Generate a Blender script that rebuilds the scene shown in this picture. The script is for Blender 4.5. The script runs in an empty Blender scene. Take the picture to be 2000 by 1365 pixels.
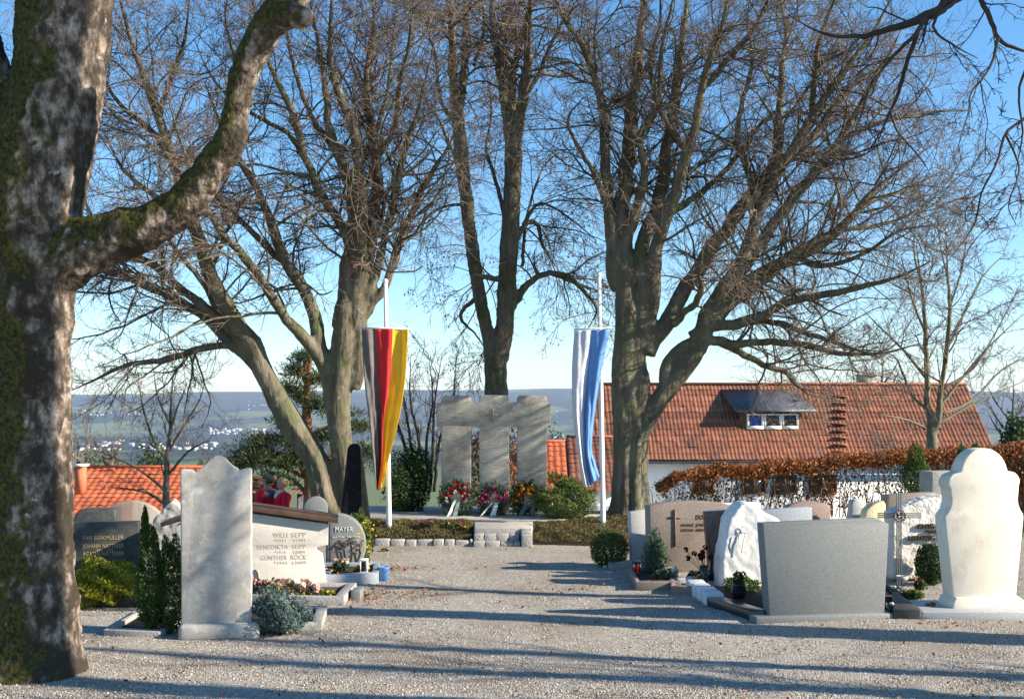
import bpy, math, random
import numpy as np
from mathutils import Vector
R_ = math.radians
S = bpy.context.scene
# ------------------------------------------------------------------ camera
F, CX, HOR, H = 2222.0, 1000.0, 800.0, 1.65      # focal length in photo pixels, centre, horizon row, eye height
cam_d = bpy.data.cameras.new("camera"); cam = bpy.data.objects.new("camera", cam_d)
S.collection.objects.link(cam); S.camera = cam
cam_d.sensor_width = 36; cam_d.lens = F / 2000 * 36
cam_d.shift_y = (HOR - 682.5) / 2000
cam_d.clip_start = .1; cam_d.clip_end = 60000
cam.location = (0, 0, H); cam.rotation_euler = (R_(90), 0, 0)
# ------------------------------------------------------------------ light
SUN_EL, SUN_A = 24.0, 13.0                       # elevation; degrees from +X towards the camera
w = bpy.data.worlds.new("World"); S.world = w; w.use_nodes = True
nt = w.node_tree; bg = nt.nodes["Background"]
sky = nt.nodes.new("ShaderNodeTexSky"); sky.sky_type = 'NISHITA'; sky.sun_disc = False
sky.sun_elevation = R_(SUN_EL); sky.sun_rotation = R_(90 + SUN_A); sky.air_density = 1.0; sky.dust_density = .2; sky.ozone_density = 3.0
sky.altitude = 800
hsv = nt.nodes.new("ShaderNodeHueSaturation"); hsv.inputs["Saturation"].default_value = 1.22; hsv.inputs["Hue"].default_value = .497
nt.links.new(sky.outputs[0], hsv.inputs["Color"]); nt.links.new(hsv.outputs[0], bg.inputs[0]); bg.inputs[1].default_value = .102
sd = bpy.data.lights.new("sun", 'SUN'); sd.energy = 5.0; sd.angle = R_(.5); sd.color = (1, .89, .73)
sun = bpy.data.objects.new("sun", sd); S.collection.objects.link(sun)
sv = Vector((math.cos(R_(SUN_A)) * math.cos(R_(SUN_EL)), -math.sin(R_(SUN_A)) * math.cos(R_(SUN_EL)), math.sin(R_(SUN_EL))))
sun.rotation_euler = (-sv).to_track_quat('-Z', 'Y').to_euler()
S.view_settings.view_transform = 'Standard'; S.view_settings.look = 'None'
S.view_settings.exposure = 1.24; S.view_settings.gamma = 1
S.render.engine = 'CYCLES'
S.cycles.max_bounces = 5; S.cycles.diffuse_bounces = 2; S.cycles.volume_bounces = 0; S.cycles.transparent_max_bounces = 8

# ------------------------------------------------------------------ helpers
def P(px, py, Y): return np.array([(px - CX) / F * Y, Y, H - (py - HOR) / F * Y])
def GY(py, z=0): return (H - z) * F / (py - HOR)     # distance of a ground point
def tag(o, label=None, cat=None, group=None, kind=None):
    if label: o["label"] = label
    if cat: o["category"] = cat
    if group: o["group"] = group
    if kind: o["kind"] = kind
    return o
def thing(name, label, cat, loc, group=None):
    o = bpy.data.objects.new(name, None); S.collection.objects.link(o); o.location = tuple(loc)
    o.empty_display_size = .1
    return tag(o, label, cat, group)
def root_loc(o):
    v = Vector((0, 0, 0))
    while o is not None: v += o.location; o = o.parent
    return np.array(v)
def unit(a): return a / np.maximum(np.linalg.norm(a, axis=-1, keepdims=True), 1e-9)
def smooth_line(pts, n):
    """Catmull-Rom resample of rows (any number of columns)"""
    p = np.asarray(pts, float)
    if len(p) == 2: return p[0] + (p[1] - p[0]) * np.linspace(0, 1, n)[:, None]
    q = np.vstack([2 * p[0] - p[1], p, 2 * p[-1] - p[-2]])
    seg = np.linalg.norm(np.diff(p[:, :2], axis=0), axis=1); c = np.r_[0, np.cumsum(seg)]; c /= c[-1]
    out = []
    for t in np.linspace(0, 1, n):
        i = min(np.searchsorted(c, t, 'right') - 1, len(p) - 2); u = (t - c[i]) / max(c[i + 1] - c[i], 1e-9)
        a, b, d, e = q[i], q[i + 1], q[i + 2], q[i + 3]
        out.append(.5 * ((2 * b) + (d - a) * u + (2 * a - 5 * b + 4 * d - e) * u * u + (3 * b - a - 3 * d + e) * u ** 3))
    return np.array(out)

class MB:
    def __init__(s): s.v = []; s.n = 0; s.fl = []; s.ft = []; s.fm = []
    def add(s, v, faces, mi=0):
        v = np.asarray(v, float).reshape(-1, 3)
        if isinstance(faces, np.ndarray):
            s.fl.append((faces + s.n).ravel()); s.ft.append(np.full(len(faces), faces.shape[1])); s.fm.append(np.full(len(faces), mi))
        else:
            for f in faces:
                s.fl.append(np.array(f) + s.n); s.ft.append(np.array([len(f)])); s.fm.append(np.array([mi]))
        s.v.append(v); s.n += len(v); return s
    def box(s, x0, x1, y0, y1, z0, z1, mi=0, M=None):
        v = np.array([(x, y, z) for z in (z0, z1) for y in (y0, y1) for x in (x0, x1)])
        if M is not None: v = M(v)
        return s.add(v, np.array([(0, 2, 3, 1), (4, 5, 7, 6), (0, 1, 5, 4), (2, 6, 7, 3), (0, 4, 6, 2), (1, 3, 7, 5)]), mi)
    def prism(s, xz, y0, y1, mi=0):
        p = np.asarray(xz, float); a = np.sum(p[:, 0] * np.roll(p[:, 1], -1) - np.roll(p[:, 0], -1) * p[:, 1])
        if a < 0: p = p[::-1]
        n = len(p); f = np.c_[p[:, 0], np.full(n, y0), p[:, 1]]; b = np.c_[p[:, 0], np.full(n, y1), p[:, 1]]
        faces = [list(range(n)), list(range(2 * n - 1, n - 1, -1))] + [[i, i + n, (i + 1) % n + n, (i + 1) % n] for i in range(n)]
        return s.add(np.vstack([f, b]), faces, mi)
    def flat(s, xy, z0, z1, mi=0):                     # plan outline extruded upwards
        p = np.asarray(xy, float); a = np.sum(p[:, 0] * np.roll(p[:, 1], -1) - np.roll(p[:, 0], -1) * p[:, 1])
        if a < 0: p = p[::-1]
        n = len(p); f = np.c_[p, np.full(n, z0)]; b = np.c_[p, np.full(n, z1)]
        faces = [list(range(n - 1, -1, -1)), list(range(n, 2 * n))] + [[i, (i + 1) % n, (i + 1) % n + n, i + n] for i in range(n)]
        return s.add(np.vstack([f, b]), faces, mi)
    def tubes(s, P_, R, sides=3, mi=0, cap=False, lump=0, rng=None):
        n, k = P_.shape[:2]
        T = np.empty_like(P_); T[:, 1:-1] = P_[:, 2:] - P_[:, :-2]; T[:, 0] = P_[:, 1] - P_[:, 0]; T[:, -1] = P_[:, -1] - P_[:, -2]
        T = unit(T); m = unit(T.mean(1)); ref = np.where(np.abs(m[:, 1:2]) < .75, [[0, 1., 0]], [[1., 0, 0]])[:, None, :]
        A = unit(np.cross(T, np.broadcast_to(ref, T.shape))); B = np.cross(T, A)
        an = np.arange(sides) / sides * 2 * np.pi
        rr = R[:, :, None, None] * np.ones((1, 1, sides, 1))
        if lump: rr = rr * (1 + lump * rng.normal(size=rr.shape))
        V = P_[:, :, None] + rr * (A[:, :, None] * np.cos(an)[:, None] + B[:, :, None] * np.sin(an)[:, None])
        i = (np.arange(n)[:, None, None] * k + np.arange(k - 1)[None, :, None]) * sides
        j = np.arange(sides)[None, None]; j2 = (j + 1) % sides
        Fc = np.stack([i + j, i + j2, i + sides + j2, i + sides + j], -1).reshape(-1, 4)
        s.add(V.reshape(-1, 3), Fc, mi)
        if cap:
            base = s.n - n * k * sides
            for q in range(n):
                for row, rev in ((0, 1), (k - 1, 0)):
                    ids = base + (q * k + row) * sides + np.arange(sides)
                    s.fl.append(ids[::-1] if rev else ids); s.ft.append(np.array([sides])); s.fm.append(np.array([mi]))
        return s
    def tube(s, pts, r, sides=8, mi=0, n=None):
        pts = np.asarray(pts, float)
        if n: pts = smooth_line(pts, n)
        r = np.broadcast_to(np.asarray(r, float), (len(pts),)) if np.ndim(r) == 0 else np.interp(np.linspace(0, 1, len(pts)), np.linspace(0, 1, len(r)), r)
        return s.tubes(pts[None], r[None], sides, mi, cap=True)
    def lathe(s, c, prof, seg=14, mi=0):
        c = np.asarray(c, float); pts = np.array([[c[0], c[1], c[2] + z] for r, z in prof]); r = [q[0] for q in prof]
        an = np.arange(seg) / seg * 2 * np.pi; k = len(prof)
        V = np.array([[(p[0] + rr * np.cos(a), p[1] + rr * np.sin(a), p[2]) for a in an] for p, rr in zip(pts, r)])
        i = np.arange(k - 1)[:, None] * seg; j = np.arange(seg)[None]; j2 = (j + 1) % seg
        s.add(V.reshape(-1, 3), np.stack([i + j, i + j2, i + seg + j2, i + seg + j], -1).reshape(-1, 4), mi)
        b = s.n - k * seg
        for row, rev in ((0, 1), (k - 1, 0)):
            ids = b + row * seg + np.arange(seg); s.fl.append(ids[::-1] if rev else ids); s.ft.append(np.array([seg])); s.fm.append(np.array([mi]))
        return s
    def leaves(s, C, size, rng, asp=.55, nrm=None, jit=1.0, mi=0, vert=None):
        n = len(C); a = rng.normal(size=(n, 3)) * jit
        if nrm is not None: a += nrm
        N = unit(a); u = np.cross(N, rng.normal(size=(n, 3))) if vert is None else unit(np.broadcast_to(vert, (n, 3)) + .35 * rng.normal(size=(n, 3)))
        u = unit(u - N * np.sum(u * N, -1, keepdims=True)); v = np.cross(N, u)
        L = (size * rng.uniform(.6, 1.25, n))[:, None]; W = L * asp
        q = np.stack([C - u * L * .5, C + v * W * .5 + N * L * .08, C + u * L * .5, C - v * W * .5 + N * L * .08], 1)
        return s.add(q.reshape(-1, 3), np.arange(4 * n).reshape(-1, 4), mi)
    def grid(s, V, mi=None):
        a, b = V.shape[:2]; i = np.arange(a - 1)[:, None] * b; j = np.arange(b - 1)[None]
        Fc = np.stack([i + j, i + j + 1, i + b + j + 1, i + b + j], -1).reshape(-1, 4)
        s.add(V.reshape(-1, 3), Fc)
        if mi is not None: s.fm[-1] = np.asarray(mi).ravel()
        return s
    def build(s, name, mats, parent=None, loc=None, smooth=False, bevel=0, remesh=0, rel=None, disp=None, seg=2):
        me = bpy.data.meshes.new(name)
        v = np.vstack(s.v); off = root_loc(parent) if parent else np.asarray(loc if loc is not None else (0, 0, 0), float)
        v = v - off
        fl = np.concatenate(s.fl).astype(np.int32); ft = np.concatenate(s.ft).astype(np.int32)
        me.vertices.add(len(v)); me.vertices.foreach_set("co", v.ravel().astype(np.float32))
        me.loops.add(len(fl)); me.loops.foreach_set("vertex_index", fl)
        me.polygons.add(len(ft)); me.polygons.foreach_set("loop_start", np.r_[0, np.cumsum(ft)[:-1]].astype(np.int32)); me.polygons.foreach_set("loop_total", ft)
        for m in (mats if isinstance(mats, (list, tuple)) else [mats]): me.materials.append(m)
        me.polygons.foreach_set("material_index", np.concatenate(s.fm).astype(np.int32))
        if smooth: me.polygons.foreach_set("use_smooth", np.ones(len(ft), bool))
        me.update(calc_edges=True); me.validate()
        o = bpy.data.objects.new(name, me); S.collection.objects.link(o)
        if parent: o.parent = parent
        else: o.location = tuple(off)
        if bevel:
            m = o.modifiers.new("bevel", 'BEVEL'); m.width = bevel; m.segments = seg; m.limit_method = 'ANGLE'; m.angle_limit = R_(35)
        if remesh:
            m = o.modifiers.new("remesh", 'REMESH'); m.mode = 'VOXEL'; m.voxel_size = remesh; m.use_smooth_shade = True
            if rel: m2 = o.modifiers.new("relax", 'SMOOTH'); m2.iterations = rel; m2.factor = .5
        for i, (sc_, st) in enumerate(disp or []):
            t = bpy.data.textures.new(name + "_relief", 'CLOUDS'); t.noise_scale = sc_; t.noise_depth = 3
            m = o.modifiers.new("relief", 'DISPLACE'); m.texture = t; m.strength = st; m.mid_level = .5; m.texture_coords = 'LOCAL'
        return o

# ------------------------------------------------------------------ materials
def M(name, ramp, scale=6, detail=6, rough=.85, bump=0, bscale=40, spec=.25, island=0, stretch=(1, 1, 1), speck=None, trans=0, blot=None, metal=0, vor=False):
    m = bpy.data.materials.new(name); m.use_nodes = True; t = m.node_tree; N = t.nodes; Lk = t.links.new
    b = N["Principled BSDF"]; b.inputs["Roughness"].default_value = rough; b.inputs["Specular IOR Level"].default_value = spec; b.inputs["Metallic"].default_value = metal
    tc = N.new("ShaderNodeTexCoord"); mp = N.new("ShaderNodeMapping"); mp.inputs["Scale"].default_value = stretch
    Lk(tc.outputs["Object"], mp.inputs[0])
    nz = N.new("ShaderNodeTexNoise"); nz.inputs["Scale"].default_value = scale; nz.inputs["Detail"].default_value = detail; nz.inputs["Roughness"].default_value = .62
    Lk(mp.outputs[0], nz.inputs["Vector"])
    fac = nz.outputs[0]
    if island:
        g = N.new("ShaderNodeNewGeometry"); mx = N.new("ShaderNodeMix"); mx.inputs[0].default_value = island
        Lk(fac, mx.inputs[2]); Lk(g.outputs["Random Per Island"], mx.inputs[3]); fac = mx.outputs[0]
    if vor:
        vo = N.new("ShaderNodeTexVoronoi"); vo.inputs["Scale"].default_value = vor; Lk(mp.outputs[0], vo.inputs["Vector"])
        sp = N.new("ShaderNodeSeparateColor"); Lk(vo.outputs["Color"], sp.inputs[0])
        mx = N.new("ShaderNodeMix"); mx.inputs[0].default_value = .7; Lk(fac, mx.inputs[2]); Lk(sp.outputs[0], mx.inputs[3]); fac = mx.outputs[0]
    cr = N.new("ShaderNodeValToRGB"); e = cr.color_ramp.elements
    while len(e) < len(ramp): e.new(.5)
    for q, (pos, c) in zip(e, ramp): q.position = pos; q.color = (*c, 1)
    Lk(fac, cr.inputs[0]); col = cr.outputs[0]
    for (c, sc, lo, hi) in (blot or []):
        n2 = N.new("ShaderNodeTexNoise"); n2.inputs["Scale"].default_value = sc; n2.inputs["Detail"].default_value = 5; n2.inputs["Roughness"].default_value = .65
        Lk(tc.outputs["Object"], n2.inputs["Vector"])
        r2 = N.new("ShaderNodeMapRange"); r2.inputs[1].default_value = lo; r2.inputs[2].default_value = hi; Lk(n2.outputs[0], r2.inputs[0])
        mx = N.new("ShaderNodeMix"); mx.data_type = 'RGBA'; Lk(r2.outputs[0], mx.inputs[0]); Lk(col, mx.inputs[6]); mx.inputs[7].default_value = (*c, 1); col = mx.outputs[2]
    if speck:
        c, sc, lo = speck
        n2 = N.new("ShaderNodeTexNoise"); n2.inputs["Scale"].default_value = sc; n2.inputs["Detail"].default_value = 2; Lk(tc.outputs["Object"], n2.inputs["Vector"])
        r2 = N.new("ShaderNodeMapRange"); r2.inputs[1].default_value = lo; r2.inputs[2].default_value = lo + .06; Lk(n2.outputs[0], r2.inputs[0])
        mx = N.new("ShaderNodeMix"); mx.data_type = 'RGBA'; Lk(r2.outputs[0], mx.inputs[0]); Lk(col, mx.inputs[6]); mx.inputs[7].default_value = (*c, 1); col = mx.outputs[2]
    Lk(col, b.inputs["Base Color"])
    if bump:
        n3 = N.new("ShaderNodeTexNoise"); n3.inputs["Scale"].default_value = bscale; n3.inputs["Detail"].default_value = 6; Lk(mp.outputs[0], n3.inputs["Vector"])
        bp = N.new("ShaderNodeBump"); bp.inputs["Strength"].default_value = bump; bp.inputs["Distance"].default_value = .02
        Lk(n3.outputs[0], bp.inputs["Height"]); Lk(bp.outputs[0], b.inputs["Normal"])
    if trans:
        o = N["Material Output"]; tr = N.new("ShaderNodeBsdfTranslucent"); Lk(col, tr.inputs[0]); ms = N.new("ShaderNodeMixShader"); ms.inputs[0].default_value = trans
        Lk(b.outputs[0], ms.inputs[1]); Lk(tr.outputs[0], ms.inputs[2]); Lk(ms.outputs[0], o.inputs[0])
    return m
def flatm(name, c, rough=.6, var=.15, scale=9, **k):
    c = np.array(c); return M(name, [(.3, tuple(c * (1 - var))), (.7, tuple(np.minimum(c * (1 + var), 1)))], scale=scale, rough=rough, **k)

mt = {}
mt['beech'] = M("beech_bark", [(.25, (.045, .038, .026)), (.48, (.115, .098, .068)), (.75, (.21, .185, .135))], scale=8, bump=1, bscale=26, stretch=(1, 1, .22), blot=[((.10, .115, .05), 2.3, .5, .68), ((.26, .25, .2), 11, .6, .72)])
mt['lime'] = M("furrowed_bark", [(.25, (.06, .05, .035)), (.5, (.14, .12, .085)), (.75, (.23, .2, .15))], scale=12, bump=1, bscale=26, stretch=(1, 1, .25), blot=[((.07, .085, .02), 2.5, .52, .66)])
mt['twig'] = M("brown_twig_bark", [(.3, (.09, .066, .052)), (.7, (.22, .165, .13))], scale=3, island=.5)
mt['darktwig'] = M("dark_twig_bark", [(.3, (.03, .024, .02)), (.7, (.08, .066, .055))], scale=5)
mt['palebark'] = M("pale_bark", [(.3, (.1, .088, .066)), (.7, (.22, .2, .155))], scale=8, bump=.4, blot=[((.12, .14, .06), 3, .52, .66)])
mt['pinebark'] = M("orange_pine_bark", [(.3, (.16, .065, .03)), (.7, (.34, .15, .07))], scale=9, bump=.5)
mt['deadleaf'] = M("withered_leaf", [(.2, (.1, .035, .014)), (.5, (.22, .082, .03)), (.8, (.36, .165, .06))], island=.75, trans=.25)
mt['hedgeleaf'] = M("copper_hedge_leaf", [(.15, (.11, .034, .012)), (.5, (.28, .095, .03)), (.85, (.46, .2, .075))], island=.75, scale=2, trans=.25)
def leafm(n, a, b, c, tr=.2, isl=.6, rough=.6): return M(n, [(.15, a), (.5, b), (.85, c)], scale=3, island=isl, trans=tr, rough=rough)
mt['thuja'] = leafm("thuja_green", (.02, .045, .008), (.05, .1, .015), (.11, .17, .03))
mt['box'] = leafm("box_green", (.02, .05, .008), (.06, .1, .018), (.12, .17, .035))
mt['dgreen'] = leafm("dark_shrub_green", (.014, .032, .01), (.035, .07, .018), (.08, .13, .035))
mt['juniper'] = leafm("juniper_green", (.04, .075, .018), (.1, .15, .035), (.19, .24, .06))
mt['bluejun'] = leafm("blue_juniper", (.05, .085, .08), (.11, .165, .15), (.2, .26, .235))
mt['cypress'] = leafm("grey_cypress", (.035, .075, .045), (.085, .15, .085), (.17, .25, .15))
mt['yellowgreen'] = leafm("golden_conifer", (.1, .115, .008), (.24, .25, .015), (.42, .4, .03))
mt['pine'] = leafm("pine_needles", (.02, .034, .011), (.046, .068, .022), (.1, .125, .045))
mt['heath'] = leafm("bed_heath", (.075, .05, .025), (.13, .105, .04), (.19, .18, .065))
mt['soil'] = M("dark_soil", [(.3, (.03, .022, .016)), (.7, (.075, .055, .04))], scale=30, bump=.8, bscale=90)
def petal(n, c): return M(n, [(.2, tuple(np.array(c) * .7)), (.8, c)], island=.7, trans=.2)
for n_, c_ in dict(redp=(.62, .018, .012), whitep=(.85, .8, .68), pinkp=(.5, .045, .14), yellowp=(.85, .55, .01), orangep=(.62, .2, .012), rosep=(.82, .52, .42), heatherp=(.42, .12, .2), darkrose=(.07, .012, .012)).items(): mt[n_] = petal(n_ + "_petal", c_)
mt['ribbon'] = flatm("pale_silk", (.74, .75, .72), .35, .08); mt['gribbon'] = flatm("dark_silk", (.16, .2, .19), .35, .2)
# stone
mt['lime_grey'] = M("weathered_limestone", [(.25, (.3, .285, .26)), (.5, (.42, .4, .37)), (.75, (.53, .51, .475))], scale=5, bump=.12, bscale=90, rough=.9, speck=((.3, .28, .25), 150, .63), blot=[((.29, .275, .245), 3.2, .46, .7), ((.56, .545, .51), 11, .54, .7), ((.24, .225, .195), 30, .62, .72)])
mt['cream'] = M("cream_limestone", [(.3, (.63, .58, .485)), (.7, (.73, .68, .58))], scale=2.5, bump=.12, bscale=90, blot=[((.46, .4, .31), 4, .54, .8), ((.4, .35, .27), 26, .64, .75)])
mt['granite'] = M("grey_granite", [(.35, (.14, .15, .149)), (.65, (.205, .218, .216))], scale=3, bump=.1, bscale=150, rough=.6, vor=260, speck=((.42, .42, .4), 170, .64))
mt['bgranite'] = M("brown_granite", [(.3, (.17, .135, .11)), (.7, (.27, .22, .185))], scale=4, rough=.55, vor=200, speck=((.36, .31, .27), 160, .62))
mt['pgranite'] = M("reddish_granite", [(.3, (.2, .14, .12)), (.7, (.31, .22, .19))], scale=4, rough=.5, vor=180)
mt['lgrey'] = M("pale_grey_granite", [(.3, (.36, .362, .36)), (.7, (.48, .482, .475))], scale=5, rough=.6, vor=200)
mt['bluegrey'] = M("blue_grey_granite", [(.3, (.24, .265, .3)), (.7, (.36, .385, .42))], scale=5, rough=.5, vor=180)
mt['stele'] = M("dull_black_stone", [(.3, (.008, .008, .009)), (.7, (.02, .02, .021))], scale=20, rough=.8, spec=.1)
mt['black'] = M("polished_black_granite", [(.3, (.012, .013, .017)), (.7, (.028, .03, .036))], scale=30, rough=.22, spec=.5)
mt['dgranite'] = M("dark_granite", [(.3, (.035, .036, .034)), (.7, (.075, .076, .072))], scale=20, rough=.5)
mt['marble'] = M("white_marble", [(.3, (.6, .6, .585)), (.7, (.72, .715, .7))], scale=3, rough=.6, bump=.35, bscale=14, blot=[((.46, .45, .43), 5, .55, .8)])
mt['roughwhite'] = M("white_hewn_stone", [(.3, (.54, .51, .455)), (.7, (.7, .675, .62))], scale=7, rough=.9, bump=1, bscale=26)
mt['seppstone'] = M("pale_sandstone", [(.3, (.5, .465, .41)), (.7, (.62, .585, .525))], scale=3, bump=.12, bscale=50, blot=[((.48, .44, .39), 4, .6, .8)])
mt['sandst'] = M("yellow_sandstone", [(.3, (.6, .47, .27)), (.7, (.78, .65, .42))], scale=5, bump=.3)
mt['striped'] = M("striped_gneiss", [(.3, (.17, .15, .135)), (.5, (.3, .2, .15)), (.65, (.32, .29, .25))], scale=7, stretch=(1, 1, .12), detail=3, rough=.6)
mt['memorial'] = M("memorial_tuff", [(.3, (.35, .315, .26)), (.5, (.46, .42, .35)), (.7, (.55, .505, .43))], scale=16, stretch=(.6, 1, 3.2), bump=.35, bscale=45, rough=.95, blot=[((.2, .175, .14), 1.7, .48, .7), ((.42, .39, .34), 6, .6, .75)])
mt['concrete'] = M("weathered_concrete", [(.3, (.27, .26, .24)), (.7, (.4, .385, .355))], scale=8, bump=.4, bscale=60, speck=((.16, .15, .14), 70, .63))
mt['paving'] = M("pale_paving", [(.3, (.34, .31, .265)), (.7, (.46, .425, .37))], scale=9, bump=.4, bscale=60, blot=[((.2, .17, .14), 4, .58, .75)])
mt['cobble'] = M("granite_cobble", [(.2, (.28, .265, .24)), (.8, (.54, .51, .46))], scale=9, island=.6, bump=.6, bscale=40)
mt['bronze'] = flatm("brown_bronze", (.16, .075, .035), .5, .2); mt['gold'] = flatm("gilt_letter", (.42, .33, .17), .45, .1)
mt['ink'] = flatm("incised_letter", (.34, .3, .255), .8, .1); mt['darkink'] = flatm("dark_letter", (.07, .05, .035), .7, .1); mt['whiteink'] = flatm("white_letter", (.7, .7, .68), .7, .05)
mt['iron'] = flatm("grey_wrought_iron", (.2, .2, .195), .45, .2, metal=.5); mt['copper'] = M("brown_copper_roof", [(.3, (.045, .026, .02)), (.7, (.105, .06, .045))], scale=6, rough=.45)
mt['white'] = flatm("white_paint", (.8, .79, .76), .6, .04); mt['pole'] = M("white_painted_wood", [(.3, (.7, .66, .6)), (.7, (.82, .8, .76))], scale=8, stretch=(1, 1, .2), blot=[((.42, .33, .26), 5, .64, .75)])
mt['plaster'] = M("white_plaster", [(.3, (.74, .735, .72)), (.7, (.84, .835, .82))], scale=1.5, blot=[((.6, .58, .55), .8, .55, .85)])
mt['wood'] = M("dark_brown_timber", [(.3, (.06, .03, .016)), (.7, (.14, .075, .042))], scale=4, stretch=(1, 1, .2))
mt['slate'] = M("dark_slate", [(.3, (.05, .054, .062)), (.7, (.095, .1, .115))], scale=4, rough=.4, spec=.4)
mt['tile'] = M("weathered_clay_tile", [(.2, (.11, .042, .025)), (.5, (.25, .09, .05)), (.8, (.37, .15, .085))], scale=5, detail=8, island=.35, rough=.7, blot=[((.1, .055, .04), 1.1, .46, .7), ((.16, .12, .085), 3, .58, .75)])
mt['newtile'] = M("orange_clay_tile", [(.2, (.37, .085, .035)), (.5, (.47, .12, .05)), (.8, (.55, .155, .07))], scale=6, island=.4, rough=.75)
mt['glass'] = M("window_glass", [(.3, (.02, .022, .026)), (.7, (.05, .052, .055))], scale=2, rough=.06, spec=.6)
mt['blueblind'] = flatm("blue_blind", (.03, .07, .3), .5, .1); mt['brick'] = flatm("brick_render", (.5, .16, .085), .85, .12)
mt['skin'] = flatm("skin", (.55, .3, .22), .55, .06); mt['redcloth'] = flatm("red_cloth", (.8, .016, .03), .8, .15); mt['greycloth'] = flatm("slate_cloth", (.09, .105, .14), .85, .15)
mt['darkcloth'] = flatm("dark_cloth", (.025, .028, .04), .9, .2); mt['blond'] = flatm("blond_hair", (.72, .5, .22), .6, .2); mt['brownhair'] = flatm("grey_brown_hair", (.1, .07, .05), .6, .25); mt['scarf'] = flatm("pale_scarf", (.72, .66, .58), .8, .1)
mt['eye'] = flatm("dark_eye", (.02, .02, .02), .3, 0)
mt['fblack'] = flatm("black_flag_cloth", (.165, .142, .13), .7, .2, bump=.3, bscale=60, trans=.2); mt['fred'] = flatm("red_flag_cloth", (.78, .045, .05), .7, .1, trans=.4, bump=.3, bscale=60); mt['fgold'] = flatm("golden_flag_cloth", (.92, .66, .05), .7, .06, trans=.4, bump=.3, bscale=60)
mt['fwhite'] = flatm("white_flag_cloth", (.72, .74, .8), .7, .05, trans=.35, bump=.3, bscale=60); mt['fblue'] = flatm("blue_flag_cloth", (.17, .37, .74), .5, .12, trans=.35, bump=.3, bscale=60)
mt['redglass'] = flatm("red_lantern_glass", (.3, .012, .01), .2, .2); mt['bluepl'] = flatm("blue_plastic", (.12, .28, .6), .4, .1)
mt['grass'] = M("winter_meadow", [(.3, (.07, .095, .03)), (.7, (.14, .17, .055))], scale=.6, detail=8, blot=[((.16, .12, .06), .15, .5, .7)])
# gravel: pebble colours from cells, with a fine bump
def gravel():
    m = bpy.data.materials.new("path_gravel"); m.use_nodes = True; t = m.node_tree; N = t.nodes; Lk = t.links.new; b = N["Principled BSDF"]
    b.inputs["Roughness"].default_value = .9; b.inputs["Specular IOR Level"].default_value = .15
    tc = N.new("ShaderNodeTexCoord"); v = N.new("ShaderNodeTexVoronoi"); v.inputs["Scale"].default_value = 95; Lk(tc.outputs["Object"], v.inputs["Vector"])
    sp = N.new("ShaderNodeSeparateColor"); Lk(v.outputs["Color"], sp.inputs[0])
    cr = N.new("ShaderNodeValToRGB"); e = cr.color_ramp.elements; e[0].position = 0; e[0].color = (.2, .172, .14, 1); e[1].position = 1; e[1].color = (.64, .575, .485, 1)
    q = e.new(.5); q.color = (.365, .338, .295, 1); q = e.new(.82); q.color = (.46, .425, .368, 1); Lk(sp.outputs[0], cr.inputs[0])
    n = N.new("ShaderNodeTexNoise"); n.inputs["Scale"].default_value = .9; n.inputs["Detail"].default_value = 8; n.inputs["Roughness"].default_value = .7; Lk(tc.outputs["Object"], n.inputs["Vector"])
    mr = N.new("ShaderNodeMapRange"); mr.inputs[1].default_value = .44; mr.inputs[2].default_value = .66; mr.inputs[4].default_value = .85; Lk(n.outputs[0], mr.inputs[0])
    mx = N.new("ShaderNodeMix"); mx.data_type = 'RGBA'; Lk(mr.outputs[0], mx.inputs[0]); Lk(cr.outputs[0], mx.inputs[6]); mx.inputs[7].default_value = (.25, .2, .15, 1)
    Lk(mx.outputs[2], b.inputs["Base Color"])
    inv = N.new("ShaderNodeMath"); inv.operation = 'SUBTRACT'; inv.inputs[0].default_value = 1; Lk(v.outputs["Distance"], inv.inputs[1])
    bp = N.new("ShaderNodeBump"); bp.inputs["Strength"].default_value = .8; bp.inputs["Distance"].default_value = .012; Lk(inv.outputs[0], bp.inputs["Height"]); Lk(bp.outputs[0], b.inputs["Normal"])
    return m
mt['gravel'] = gravel(); mt['pebble'] = M("loose_pebble", [(.05, (.17, .14, .11)), (.5, (.38, .335, .28)), (.95, (.66, .6, .51))], scale=1, island=.9)
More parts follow.
